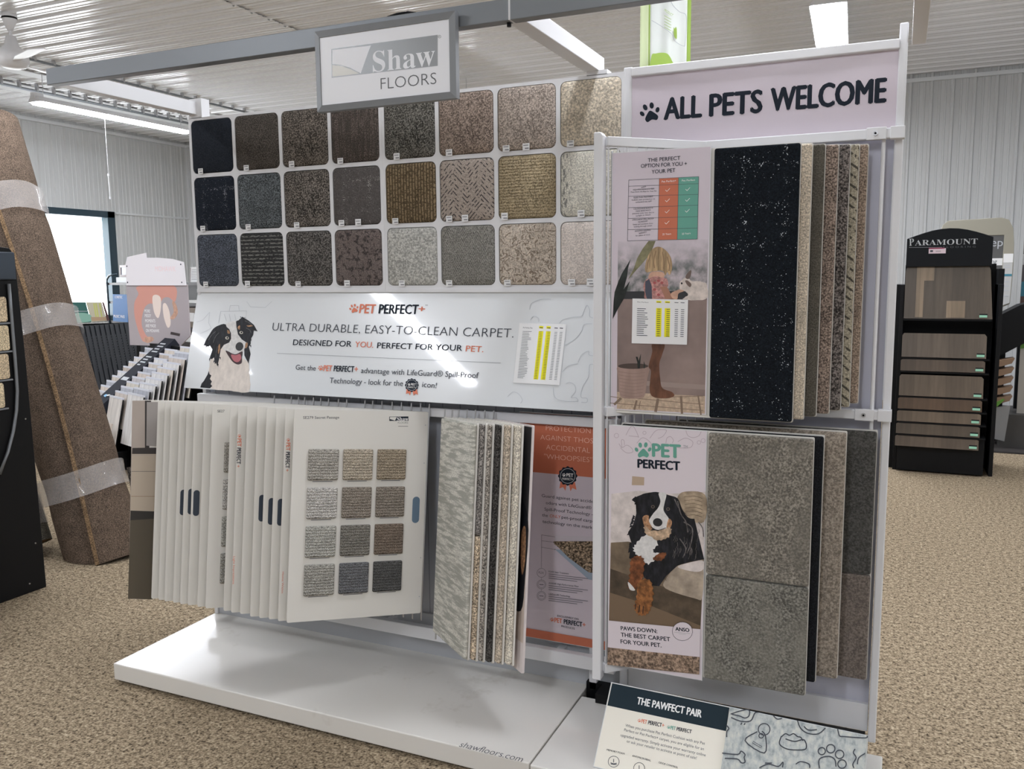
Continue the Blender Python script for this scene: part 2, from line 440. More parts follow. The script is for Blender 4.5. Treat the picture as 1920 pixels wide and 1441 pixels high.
# trims: wall break line, corner posts, ceiling cove
mb = MB(); mb.box(XL, XL + .028, W1 + .02, YB, 2.625, 2.655, TRIMM); struct(mb.build('trim_1'))
mb = MB(); mb.box(XL, XL + .045, YB - .045, YB, 0, ZC - .05, TRIMM); struct(mb.build('trim_2'))
mb = MB(); mb.box(XL, XL + .05, YF, YB, ZC - .10, ZC - .055, TRIMM); struct(mb.build('trim_3'))
mb = MB(); mb.box(XL, XR, YB - .05, YB, ZC - .10, ZC - .055, TRIMM); struct(mb.build('trim_4'))
# lap strip on the ceiling (runs front to back) and flat flashing beside it
mb = MB(); mb.box(-8.25, -7.86, YF, YB, ZC - .036, ZC - .026, TRIMM); struct(mb.build('trim_5'))
mb = MB(); mb.box(-7.4, -7.2, YF, YB, ZC - .035, ZC - .022, TRIMM); struct(mb.build('trim_6'))
# window in the left wall
FR = mat('dark_teal_window_frame', (44, 62, 72), 0.4, 0.4)
wt = Matrix.Identity(4)
mb = MB()
for b in ((W0, W1, WZ1 - .1, WZ1), (W0, W1, WZ0, WZ0 + .08)): mb.box(XL - .12, XL + .02, b[0], b[1], b[2], b[3], FR)
for b in ((W1 - .14, W1), (W0, W0 + .12), ((W0 + W1) / 2 - .05, (W0 + W1) / 2 + .05)): mb.box(XL - .12, XL + .02, b[0], b[1], WZ0, WZ1, FR)
wf = struct(mb.build('window_1', bevel=.004))
g = bpy.data.materials.new('window_glass'); g.use_nodes = True
nt = g.node_tree; nt.nodes.clear(); tr = nt.nodes.new('ShaderNodeBsdfTransparent'); gl = nt.nodes.new('ShaderNodeBsdfGlossy'); mx = nt.nodes.new('ShaderNodeMixShader'); ou = nt.nodes.new('ShaderNodeOutputMaterial')
gl.inputs['Roughness'].default_value = 0.02; mx.inputs[0].default_value = 0.06
nt.links.new(tr.outputs[0], mx.inputs[1]); nt.links.new(gl.outputs[0], mx.inputs[2]); nt.links.new(mx.outputs[0], ou.inputs[0])
mb = MB(); mb.box(XL - .07, XL - .064, W0 + .1, W1 - .12, WZ0 + .07, WZ1 - .09, g); struct(mb.build('window_pane', wf))
mb = MB(); mb.box(XL - .5, XL - .14, W0 - .2, W1 + .2, WZ1 - .1, WZ1 - .06, mat('pale_green_awning', (120, 190, 175), .6)); struct(mb.build('window_awning', wf))
# dark plank flooring patch along the back wall at the right
m = mat('dark_vinyl_plank', (58, 54, 52), 0.45, 0.4); t = NT(m); x, y, z = t.xyz('Object')
br = t.n.new('ShaderNodeTexBrick'); br.inputs['Scale'].default_value = 1.0; br.inputs['Brick Width'].default_value = 1.2; br.inputs['Row Height'].default_value = .18; br.inputs['Mortar Size'].default_value = .003
br.inputs['Color1'].default_value = lin((66, 62, 60)); br.inputs['Color2'].default_value = lin((44, 41, 40)); br.inputs['Mortar'].default_value = lin((20, 19, 18))
t.l.new(t.v, br.inputs['Vector'])
gr = t.noise(30, 4, .6, st=(.12, 1, 1)); t.put(t.b.inputs['Base Color'], t.mix(t.m('MULTIPLY', gr, .5), br.outputs[0], lin((30, 28, 27))))
mb = MB(); mb.box(1.9, XR, 5.72, YB - .02, 0, .008, m); struct(mb.build('floor_plank_section'))

# ---------------------------------------------------------------- fluorescent fixtures on chains
TUBEM = mat('lit_fluorescent_diffuser', (242, 246, 254), 0.4, 0.2, emit=TUBE)
def fixture(x, y0, y1, z, label, k=1.0, rz=0.0):
    r = thing('ceiling_light', label, 'ceiling light', loc(x, y0, z) @ Matrix.Rotation(rz, 4, 'Z') @ Matrix.Diagonal((k, 1, 1, 1)), 'long fluorescent fixtures')
    L = y1 - y0
    mb = MB(); mb.prism([(-.1, .0), (.1, .0), (.094, .02), (.06, .06), (-.06, .06), (-.094, .02)], 0, L, WHITE); mb.box(-.03, .03, -.02, .1, .04, .1, WHITE); mb.build('housing', r)
    mb = MB(); mb.prism([(-.094, -.002), (-.07, -.024), (0, -.032), (.07, -.024), (.094, -.002)], .03, L - .03, TUBEM); mb.build('diffuser', r)
    for yy in (.12, L - .12):
        mb = MB(); mb.tube([(0, yy, .06), (0, yy, ZC - z - .01)], .004, STEEL, 5); mb.build('chain', r)
    return r
fl = fixture(-7.2, 4.1, 6.42, 3.6, 'long lit fluorescent fixture hanging near the window wall, pull cord below it')
mb = MB(); mb.tube([(0, .95, -.03), (0, .95, -.72)], .0022, WHITE, 5); mb.tube([(0, .95, -.72), (0, .955, -1.0)], .007, WHITE, 6); mb.tube([(0, .95, -.73), (0, .95, -.70)], .012, WHITE, 8); mb.tube([(0, .955, -1.01), (0, .955, -.98)], .012, WHITE, 8); mb.build('pull_cord', fl)
fixture(1.25, 4.25, 6.7, 3.6, 'wide lit fluorescent fixture above the lilac header board', 1.35, math.radians(2.6))
fixture(-2.98, 4.25, 6.7, 3.6, 'fluorescent fixture behind the hanging framed logo sign')
for x in (-6.1, -2.75, 1.26, 5.4):
    fixture(x, -5.9, -3.46, 3.6, 'fluorescent fixture over the aisle in front of the sample wall')
for x in (-6.1, -2.75, 1.26, 5.4): fixture(x, -.68, 1.7, 3.6, 'unseen fluorescent fixture added above the display for more light')  # out of view row, added to brighten the photo header and left side
fixture(5.4, 4.25, 6.7, 3.6, 'fluorescent fixture over the right hand aisle')
# conduit pipes along the ceiling, with clips
for (x, y0, y1, zz, mm, r) in ((-6.58, 3.0, YB, ZC - .06, GREYM, .014), (-7.75, 3.0, YB, ZC - .10, GREYM, .018)):
    mb = MB(); mb.tube([(x, y0, zz), (x, y1, zz)], r, mm, 8)
    c = mb.build('conduit_pipe'); tag(c, 'thin grey conduit pipe clipped along the ribbed ceiling, ' + ('behind the grey canopy' if x > -7 else 'above the hanging tube light'), 'pipe')
    yy = y0 + .2
    while yy < y1:
        mb = MB(); mb.box(x - .02, x + .02, yy - .012, yy + .012, zz - .002, ZC - .005, STEEL); mb.build('clip', c); yy += .229
# ceiling fan, top left: the hub nearly outside the frame
fp = np.array([-5.45, 2.56, 3.52])
f = thing('ceiling_fan', 'white ceiling fan on a down rod near the top left corner', 'ceiling fan', loc(*fp))
mb = MB(); mb.lathe([(0, ZC - fp[2] - .01), (.06, ZC - fp[2] - .01), (.062, ZC - fp[2] - .05), (.05, ZC - fp[2] - .10), (.02, ZC - fp[2] - .17), (0, ZC - fp[2] - .17)], WHITE); mb.build('canopy', f, smooth=True)
mb = MB(); mb.lathe([(.063, ZC - fp[2] - .05), (.064, ZC - fp[2] - .06), (.060, ZC - fp[2] - .065)], BLACK); mb.build('canopy_ring', f)
mb = MB(); mb.tube([(0, 0, .2), (0, 0, ZC - fp[2] - .15)], .013, WHITE, 10); mb.build('down_rod', f, smooth=True)
mb = MB(); mb.lathe([(0, .23), (.04, .22), (.06, .14), (.10, .10), (.13, .06), (.135, .0), (.11, -.04), (.05, -.06), (0, -.06)], WHITE, n=28); mb.build('motor_housing', f, smooth=True)
for a in (-20, 100, 220):
    mb = MB(); out = [(.11, -.03), (.2, -.055), (.34, -.085), (.62, -.075), (.66, -.05), (.66, .05), (.62, .075), (.34, .065), (.2, .035), (.11, .02)]
    c, s_ = math.cos(math.radians(a)), math.sin(math.radians(a))
    top = [(p * c - q * s_, p * s_ + q * c, .0 + q * .22) for p, q in out]; bot = [(a_, b_, c_ - .008) for a_, b_, c_ in top]; n = len(out)
    mb.raw(top + bot, [tuple(range(n)), tuple(range(2 * n - 1, n - 1, -1))] + [(i, i + n, (i + 1) % n + n, (i + 1) % n) for i in range(n)], WHITE); mb.build('blade', f)
# ================================================================ the display stand: left unit
st = thing('display_stand', 'white slatted carpet display stand with a wide low gloss platform', 'display stand', loc(0, 0, 0))
m = mat('white_platform_laminate', (224, 221, 215), 0.2, 0.5, coat=0.25); t = NT(m); t.xyz('Object')
t.put(t.b.inputs['Base Color'], t.mix(t.thr(t.noise(3.0, 5, .7), .62, .8), lin((224, 221, 215)), lin((196, 190, 180))))
mb = MB(); mb.box(-.968, .832, -.568, .02, .012, .08, m); mb.box(-.94, .81, -.53, 0, 0, .012, BLACK)
bp = mb.build('base_platform', st, bevel=.004)
PP = Panel((0, 0, .0802), (1, 0, 0), (0, 1, 0)).view(180, 1100, 2.0)
PP.text('shawfloors.com', (1360, 598), (1594, 656), 22, INK, -.008)
PP.build('floor_lettering', bp).matrix_local = PP.mtx
# grey back panel, slotted below the banner
m = mat('slotted_back_panel', (172, 175, 183), 0.45, 0.4); t = NT(m); x, y, z = t.xyz('Object')
s_ = t.m('FRACT', t.m('MULTIPLY', x, 1 / .076)); t.put(t.b.inputs['Base Color'], t.mix(t.thr(s_, .06, .03), lin((172, 175, 183)), lin((120, 123, 132))))
mb = MB(); mb.box(-.945, .955, .012, .03, .25, 2.26, m); mb.build('back_panel', st)
mb = MB(); mb.box(-.945, .956, .0, .03, .08, .25, mat('kick_panel_grey', (186, 188, 192), .4)); mb.build('kick_panel', st)
mb = MB()
mb.box(-.955, .955, -.075, -.045, .175, .225, WHITE); mb.box(-.955, .955, -.055, -.03, 1.065, 1.10, WHITE)
for xx in (-.94, -.02, .72): mb.box(xx, xx + .03, -.05, .015, .18, .22, WHITE); mb.box(xx, xx + .03, -.045, .015, 1.068, 1.098, WHITE)
mb.build('hinge_rail', st, bevel=.003)
mb = MB(); mb.box(-.965, -.945, -.01, .035, .08, 2.285, WHITE); mb.box(.845, .875, -.03, .0, .08, .5, WHITE); mb.build('post', st, bevel=.003)
mb = MB(); mb.box(.955, .985, -.01, .035, .08, 2.285, WHITE); mb.build('post', st, bevel=.003)
# upright hinge rods
xs = [-.50 + .0446 * k for k in range(17)]
for xx in xs + [.285 + .029 * k for k in range(7)]:
    pass

# sample-grid frames: two modules of 4 x 3 rounded openings
CZ = [2.272, 2.032, 1.792, 1.552]
def grid_frame(x0, label):
    mb = MB(); a = .24
    for i in range(4):
        for j in range(3):
            X0, X1, Z1, Z0 = x0 + i * a, x0 + (i + 1) * a, CZ[j], CZ[j + 1]
            gx0 = .012 if i == 0 else .008; gx1 = .012 if i == 3 else .008
            inner = rrect(X0 + gx0, X1 - gx1, Z0 + (.012 if j == 2 else .008), Z1 - (.012 if j == 0 else .008), .022, 5)
            n = len(inner); outer = []
            q = n // 4
            cs = [(X1, Z1), (X0, Z1), (X0, Z0), (X1, Z0)]
            for k in range(n): outer.append(cs[k // q])
            vs = [(p[0], -.012, p[1]) for p in outer] + [(p[0], -.012, p[1]) for p in inner] + [(p[0], .0, p[1]) for p in inner]
            fs = []
            for k in range(n):
                k2 = (k + 1) % n
                if outer[k] != outer[k2]: fs.append((k, k2, n + k2, n + k))
                else: fs.append((k, n + k2, n + k))
                fs.append((n + k, n + k2, 2 * n + k2, 2 * n + k))
            mb.raw(vs, fs, WHITE)
    X0, X1, Z0, Z1 = x0, x0 + 4 * a, CZ[3], CZ[0]
    for q in ([(X0, Z0), (X0, Z1)], [(X0, Z1), (X1, Z1)], [(X1, Z1), (X1, Z0)], [(X1, Z0), (X0, Z0)]):
        mb.face([(q[0][0], -.012, q[0][1]), (q[1][0], -.012, q[1][1]), (q[1][0], .006, q[1][1]), (q[0][0], .006, q[0][1])], WHITE)
    mb.box(X0, X1, .004, .008, Z0, Z1, WHITE)
    mb.box(X0, X1, -.016, .01, Z0 - .014, Z0, WHITE)
    o = mb.build('sample_grid_frame'); return tag(o, label, 'frame', 'white sample grid frames')
grid_frame(-.96, 'white rounded grid frame holding the darker half of the wall samples')
grid_frame(.0005, 'white rounded grid frame holding the lighter half of the wall samples, right of the seam')

# the 24 carpet squares.  (label, colour, contrast, scale, pattern, pattern colour, amount, stickers)
S1, S2 = [.2], [.14, .48]
T = [
 [('smooth charcoal navy carpet square in the top left corner of the sample wall', (43, 47, 54), .18, 260, None, None, 1, [.16]),
  ('plain dark brown grey carpet square right of the charcoal one, top row', (80, 75, 70), .38, 240, None, None, 1, [.2]),
  ('coarse salt and pepper carpet square, third in the top row left of the framed sign', (92, 86, 80), .62, 190, None, None, 1, [.16]),
  ('brown grey carpet square with fine upright streaks, right under the framed sign', (92, 84, 79), .4, 230, 'streaks', (70, 66, 62), .7, [.14]),
  ('dark speckled grey carpet square just right of the frame seam, top row', (92, 90, 85), .6, 190, None, None, 1, [.2]),
  ('taupe speckled carpet square with a cut corner look, its top under the sign edge', (138, 124, 114), .38, 200, None, None, 1, [.14]),
  ('pale taupe fine speckled carpet square with two stickers, top row', (164, 152, 142), .3, 200, None, None, 1, [.1, .45]),
  ('cream shaggy carpet square in the top right corner of the sample wall', (200, 189, 171), .2, 130, None, None, 1, [.12])],
 [('near black navy carpet square with sparse white stitches', (37, 41, 49), .16, 260, 'flecks', (165, 170, 178), .75, [.14]),
  ('slate grey flecked carpet square in the second column, middle row', (84, 88, 90), .5, 220, None, None, 1, [.18]),
  ('black and tan salt and pepper carpet square in the third column, middle row', (90, 85, 80), .7, 190, None, None, 1, [.22]),
  ('flat grey carpet square with dotted white plaid stitches and two stickers', (90, 86, 84), .14, 260, 'flecks', (186, 182, 176), .8, [.12, .48]),
  ('brown and tan looped carpet square ribbed in upright columns', (92, 80, 62), .25, 230, 'loops', (152, 133, 105), 1, [.14]),
  ('pale taupe carpet square with a broken dark herringbone pattern', (172, 160, 150), .14, 240, 'chevron', (66, 64, 66), .95, [.12, .42]),
  ('khaki tufted carpet square with wavy horizontal rows', (148, 134, 108), .3, 190, 'rows', (190, 174, 144), .8, [.06]),
  ('ivory carpet square with a weathered grey upright smear', (206, 202, 190), .16, 190, 'smear', (112, 112, 110), .9, [.3])],
 [('dark slate speckled carpet square in the bottom left corner of the sample wall', (76, 80, 88), .42, 220, None, None, 1, [.14]),
  ('dark carpet square with rows of short pale dashes', (58, 58, 58), .35, 240, 'dashes', (132, 131, 126), .9, [.1]),
  ('dark salt and pepper carpet square in the third column, bottom row', (84, 81, 78), .6, 210, None, None, 1, [.2]),
  ('mauve brown carpet square with small dark blotches', (112, 102, 98), .2, 230, 'blotch', (58, 54, 54), .8, [.2]),
  ('plain soft pale grey carpet square just right of the seam, bottom row', (174, 173, 167), .2, 150, None, None, 1, [.24]),
  ('mid grey woven looking carpet square, bottom row', (122, 120, 114), .3, 220, 'weave', (160, 157, 148), .5, [.1]),
  ('beige carpet square with a brown leafy scroll pattern', (192, 180, 166), .16, 200, 'foliage', (124, 108, 92), .8, [.1]),
  ('very pale cream carpet square beside the tall white post, two stickers at its foot', (208, 198, 190), .12, 200, None, None, 1, [.14, .46])]]
STK = mat('sticker_print', (120, 120, 124), .6)
def sq_mesh(w_, h_, m):
    mb = MB(); o1 = rrect(0, w_, 0, h_, .02, 5); n = len(o1)
    cx, cz = w_ / 2, h_ / 2
    ins = lambda d: [(cx + (x - cx) * (1 - 2 * d / w_), cz + (z - cz) * (1 - 2 * d / h_)) for x, z in o1]
    rings = [(o1, .004), (o1, -.008), (ins(.0025), -.0135), (ins(.007), -.016), (ins(.05), -.0175)]
    vs = [(p[0], y, p[1]) for r, y in rings for p in r]; fs = []
    for i in range(len(rings) - 1):
        for k in range(n): fs.append((i * n + k, (i + 1) * n + k, (i + 1) * n + (k + 1) % n, i * n + (k + 1) % n)[::-1])
    fs.append(tuple(range((len(rings) - 1) * n, len(rings) * n)))
    mb.raw(vs, fs, m); return mb
for j in range(3):
    for i in range(8):
        lb, col, con, sc, pat, pc, am, sk = T[j][i]
        m = carpet('carpet_square_%d_%d' % (j, i), col, con, sc, pat, pc, am)
        X0 = -.96 + i * .24 + (.0005 if i > 3 else 0) + .0095; Z0 = CZ[j + 1] + .0095
        if i in (0, 4): X0 += .003
        if j == 2: Z0 += .003
        wd = .24 - .019 - (.003 if i in (0, 3, 4, 7) else 0); hd = .24 - .019 - (.003 if j in (0, 2) else 0)
        o = sq_mesh(wd, hd, m).build('carpet_sample', mtx=loc(X0, 0, Z0), smooth=True)
        tag(o, lb, 'carpet sample', 'carpet squares on the sample wall')
        for q in sk:
            mb = MB(); dx = q * wd; mb.box(dx, dx + .026, -.0215, -.0205, -.004, .018 + .004 * R_.random(), PAPER)
            mb.box(dx + .003, dx + .022, -.0222, -.0216, .012, .0145, STK); mb.box(dx + .009, dx + .024, -.0222, -.0216, .001, .0045, STK)
            mb.build('price_sticker', o)

# ---------------------------------------------------------------- the slanted glossy banner
BANM = mat('glossy_banner_print', (221, 224, 226), 0.22, 0.5, coat=1.0)
P = Panel((-.965, -.006, 1.54), (1, 0, 0), (0, .112, .412))
hh = math.hypot(.112, .408)
P.base(0, 1.93, -hh, 0, .008, BANM, None)
P.view(350, 560, 8.006)
for pts in ([(205, 520), (300, 480), (370, 440), (330, 360), (345, 200), (240, 320), (150, 350)], [(480, 360), (510, 190), (900, 180), (880, 400)], [(640, 180), (655, 100), (780, 100), (790, 180)], [(560, 230), (600, 330)], [(640, 230), (660, 330)], [(720, 230), (740, 320)], [(900, 40), (960, 120), (1180, 130), (1280, 40)]):
    P.line(pts, 7, FAINT)
P.fur([(345, 1000), (365, 900), (430, 800), (520, 720), (600, 700), (700, 820), (850, 900), (925, 960), (938, 1100), (932, 1390), (650, 1375), (370, 1340), (335, 1150)], pmat('print_cream_fur', (224, 214, 205), .06, 40, (1, 1, .5)))
DK = pmat('print_black_fur', (30, 31, 36), .55, 70, (1, 1, .35)); WF = pmat('print_white_fur', (220, 218, 216), .07, 60)
P.poly([(332, 1080), (318, 1130), (260, 1230), (225, 1270), (205, 1330), (350, 1343), (385, 1310), (362, 1280), (380, 1240), (350, 1200), (372, 1150), (345, 1130)], DK)
P.blob([(590, 390), (650, 350), (740, 343), (765, 440), (800, 560), (865, 620), (885, 690), (860, 770), (800, 832), (700, 838), (640, 805), (585, 785), (540, 730), (600, 660), (660, 600), (640, 480)], WF)
P.poly(spline([(270, 700), (280, 640), (340, 540), (400, 450), (480, 400), (555, 400)], 3)[:-3] + [(590, 384), (600, 420), (640, 455), (668, 520), (668, 600), (640, 655), (560, 690), (512, 760), (490, 900), (462, 1012), (440, 960), (425, 985), (412, 880), (380, 905), (345, 895), (385, 760), (350, 700), (325, 720)], DK)
P.poly([(742, 340), (770, 330), (840, 268), (870, 290), (930, 325), (1010, 390), (1067, 490), (1010, 475), (1000, 545), (965, 600), (962, 680), (935, 720), (962, 830), (930, 960), (900, 915), (868, 850), (865, 760), (905, 660), (830, 610), (770, 530), (748, 420)], DK)
TAN = pmat('print_tan_fur', (168, 128, 96), .35, 90)
P.blob([(480, 700), (500, 680), (500, 760), (475, 830), (472, 760)], TAN); P.blob([(612, 470), (640, 480), (650, 520), (615, 515)], TAN); P.blob([(770, 420), (800, 400), (800, 460), (775, 455)], TAN); P.blob([(885, 670), (915, 660), (910, 720), (880, 740)], TAN)
P.poly([(900, 400), (990, 395), (1000, 410), (920, 420)], TAN)
for (x, y, dx, dy) in ((300, 715, -12, 22), (352, 760, -16, 20), (372, 850, -20, 26), (415, 930, -10, 40), (470, 980, 6, 46), (500, 880, 14, 36), (555, 398, 30, -16), (770, 330, -30, 14), (820, 285, -14, -22), (870, 290, 12, -18), (1000, 480, -6, 40), (985, 530, -8, 36), (962, 600, 10, 40), (958, 700, 12, 34), (945, 800, 14, 40), (925, 940, 6, 34), (350, 900, -8, 40), (340, 1290, 40, 8), (350, 1230, 36, 14), (345, 1330, 34, -6)):
    P.poly([(x - 10, y - 4), (x + 12, y - 6), (x + dx, y + dy)], DK)
GF2 = pmat('print_grey_fur_sheen', (92, 90, 92), .3, 80)
for pts in ([(330, 620), (380, 540), (450, 480)], [(400, 660), (440, 560), (500, 500)], [(440, 880), (450, 780), (470, 700)], [(880, 330), (940, 360), (1000, 410)], [(900, 440), (950, 470), (970, 520)]): P.line(pts, 9, GF2, smooth=True)
for ex, ey in ((610, 588), (822, 507)):
    P.ell(ex, ey, 27, 22, mat('print_pale_eye', (205, 200, 186), .5), 10); P.ell(ex + 4, ey - 2, 13, 14, DK)
P.ell(795, 715, 58, 66, mat('print_nose_black', (36, 37, 40), .5), 15)
P.blob([(588, 780), (640, 795), (690, 822), (750, 828), (838, 790), (832, 880), (828, 960), (770, 985), (700, 950), (645, 880)], mat('print_mouth_dark', (58, 30, 34), .5))
P.blob([(670, 840), (740, 845), (805, 830), (820, 900), (770, 950), (705, 925)], mat('print_tongue_pink', (186, 104, 112), .5))
P.view(940, 560, 6.55)
for pts in ([(715, 300), (760, 255), (880, 225), (985, 215), (1020, 140), (1055, 80), (1085, 140), (1085, 215), (1140, 240)], [(780, 570), (900, 500), (985, 400), (1020, 315), (1140, 310)], [(640, 1090), (655, 1200), (740, 1250), (930, 1260), (920, 1215), (860, 1210), (915, 1130), (900, 1060), (840, 1025), (790, 1045)], [(750, 900), (830, 820), (970, 795)], [(945, 780), (985, 690), (1070, 640), (1080, 690), (1140, 700)], [(1140, 810), (1085, 815), (1070, 960), (1000, 1080), (980, 1205), (1050, 1220), (1050, 1270), (970, 1270)], [(350, 130), (370, 60), (480, 10), (640, 5)], [(360, 260), (400, 215), (460, 240), (460, 290)], [(80, 1200), (140, 1145), (210, 1165), (260, 1240), (230, 1290)]):
    P.line(pts, 7, FAINT, smooth=True)
P.view(340, 520, 2.4615)
paw(P, 797, 142, 21, ORANGE)
P.text('PET', (822, 164), (894, 166), 41, ORANGE, .012, .035); P.text('PERFECT', (912, 166), (1092, 169), 42, NAVY, .012, .035); P.text('+', (1094, 160), (1124, 161), 30, ORANGE, .03)
P.text('TM', (1126, 132), (1138, 132), 6, INK)
P.text('ULTRA DURABLE, EASY-TO-CLEAN CARPET.', (420, 245), (1533, 278), 37, INK, -.012)
P.text('DESIGNED FOR', (516, 312), (785, 320), 26, NAVY, .014); P.text('YOU.', (802, 321), (886, 324), 26, ORANGE, .014)
P.text('PERFECT FOR YOUR', (904, 326), (1296, 339), 26, NAVY, .014); P.text('PET.', (1313, 341), (1394, 345), 27, ORANGE, .014)
P.line([(443, 350), (1475, 395)], 1.8, mat('rule_grey', (150, 152, 156), .5))
P.text('Get the', (528, 425), (621, 430), 23, INK, .002)
logo(P, 634, 430, 815, 437, 26)
P.text('advantage with LifeGuard\u00ae Spill-Proof', (830, 441), (1372, 465), 25, INK, .002)
P.text('Technology - look for the', (685, 487), (1023, 501), 25, INK, .002); P.text('icon!', (1112, 505), (1178, 511), 25, INK, .002)
badge(P, 1065, 497, 30, ORANGE)
bo = P.build('banner_board'); tag(bo, 'long glossy pale banner with a happy black and white dog under the sample grid', 'banner')

def price_sheet(P0, view, q, title, cols, rows, label, u, top, bot, tl):
    """q = four corners in view units (tl, tr, br, bl); highlighted figure columns"""
    P = Panel(P0.O + P0.n * .0035, P0.u, P0.vv).view(*view)
    P.poly(q, PAPER); tl, tr, br, bl = [np.array(c, float) for c in q]
    f = lambda a, b: tuple((tl * (1 - a) + tr * a) * (1 - b) + (bl * (1 - a) + br * a) * b)
    P.text(title, f(.09, .085), f(.29, .088), np.linalg.norm(bl - tl) * .022, INK, .01)
    for a in (.43, .585): P.poly([f(a, .04), f(a + .09, .042), f(a + .09, .085), f(a, .083)], YEL); P.poly([f(a, top), f(a + .1, top), f(a + .1, bot), f(a, bot)], YEL)
    for a in (.44, .60, .76, .87): P.line([f(a, .068), f(a + .065, .07)], np.linalg.norm(bl - tl) * .014, INK)
    for r in range(rows):
        b = top + (bot - top) * (r + .5) / rows; wd = np.linalg.norm(bl - tl) * .19 / rows
        P.line([f(.09, b), f(.2 + .09 * R_.random(), b)], wd, INK)
        for a in (.45, .62, .77, .88): P.line([f(a, b), f(a + .055, b)], wd, INK)
    P.mb.face([(x, .0006, z) for x, y, z in P.mb.v[:4]][::-1], PAPER)
    o = P.build('price_sheet'); return tag(o, label, 'price sheet', 'taped price sheets')
price_sheet(P, (940, 560, 6.55), [(222, 297), (800, 310), (713, 1060), (145, 1030)], 'Pet Perfect Plus', 4, 30, 'tall white price sheet with yellow columns taped on the long pale banner', None, .125, .925, None)
# ================================================================ canopy and the framed sign
ca = thing('canopy_frame', 'grey and white canopy frame jutting out from the top of the sample wall', 'canopy', loc(0, 0, 0))
mb = MB(); mb.box(-.965, .832, -.678, -.64, 2.283, 2.34, GREYM); mb.box(.838, 1.89, -.678, -.64, 2.283, 2.34, GREYM); mb.build('front_bar', ca, bevel=.002)
mb = MB(); mb.box(.832, .838, -.676, -.642, 2.284, 2.339, WHITE); mb.build('bar_joint', ca)
for x0, x1, y1 in ((-.96, -.915, .03), (.815, .868, .05), (1.832, 1.872, .10)):
    mb = MB(); mb.box(x0, x1, -.64, y1, 2.285, 2.338, WHITE); arm = mb.build('arm', ca, bevel=.002)
    if x0 < 1.8: mb = MB(); mb.box(x0 + .01, x1 + .03, -.012, .035, 2.27, 2.35 if x0 < 0 else 2.286, WHITE); mb.build('bracket', arm)
mb = MB()
mb.tube([(.815 + .01, -.655, 2.283), (.815 + .01, -.655, 2.272)], .006, BLACK, 6); mb.build('bolt', ca)
P = Panel((.221, -.712, 2.086), (1, 0, 0), (0, 0, 1))
sg = thing('hanging_sign', 'grey framed white logo sign hanging on the front bar of the canopy', 'sign', P.mtx)
W_, H_ = .468, .231
mb = MB(); o = [(0, 0), (W_, 0), (W_, H_), (0, H_)]; i_ = [(.018, .018), (W_ - .018, .018), (W_ - .018, H_ - .02), (.018, H_ - .02)]
for k in range(4):
    a, b, c, d = o[k], o[(k + 1) % 4], i_[(k + 1) % 4], i_[k]
    vs = [(p[0], -.0, p[1]) for p in (a, b)] + [(p[0], -.003, p[1]) for p in (c, d)] + [(p[0], .02, p[1]) for p in (a, b, c, d)]
    mb.raw(vs, [(0, 1, 2, 3), (4, 7, 6, 5), (0, 4, 5, 1), (2, 6, 7, 3)], mat('brushed_grey_frame', (132, 134, 136), .35, .5, .45))
mb.build('frame', sg)
P.base(.016, W_ - .016, .016, H_ - .018, .018, mat('white_sign_face', (238, 239, 243), .3, .4))
GG = mat('warm_grey_print', (172, 168, 160), .3, .5, .3); G2 = mat('silver_grey_print', (140, 142, 143), .3, .5, .3)
P.view(560, 0, 3.0)
P.poly([(184, 276), (782, 196), (782, 370), (186, 437)], G2)
P.poly([(190, 281), (408, 256), (380, 330), (352, 412), (346, 412), (290, 382), (190, 362)], mat('white_sign_face', (238, 239, 243)))
P.poly([(190, 366), (240, 372), (290, 388), (342, 414), (190, 431)], GG)
P.line([(408, 256), (380, 330), (352, 412)], 3, G2); P.line([(188, 362), (240, 368), (290, 383), (346, 412)], 3, G2)
SH = '\U0001D412\U0001D421\U0001D41A\U0001D430'
P.text(SH, (418, 406), (768, 366), 116, mat('white_sign_face', (238, 239, 243)), -.004)
P.text('FLOORS', (462, 503), (775, 472), 64, mat('thin_grey_letters', (92, 94, 96), .4), -.014)
P.ring(793, 206, 8, 2, G2); P.text('R', (789, 210), (797, 209), 8, G2)
pb = P.build('sign_face', sg)
for xx in (.06, .40): mb = MB(); mb.box(xx, xx + .02, .02, .034, H_ - .04, H_ - .002, STEEL); mb.build('hook', sg)
mb = MB(); mb.tube([at_y(x, y, -.66) for x, y in ((706, 60), (716, 42), (728, 32), (745, 26), (765, 23), (780, 25), (793, 31), (800, 50))], .0035, BLACK, 6)
tag(mb.build('power_cable', smooth=True), 'black power cable arching above the framed logo sign', 'cable')
mb = MB(); mb.tube([at_y(x, y, -.66) for x, y in ((548, 84), (556, 62), (564, 62), (570, 74))], .003, BLACK, 6)
tag(mb.build('power_cable', smooth=True), 'short loop of black cable left of the framed logo sign', 'cable')

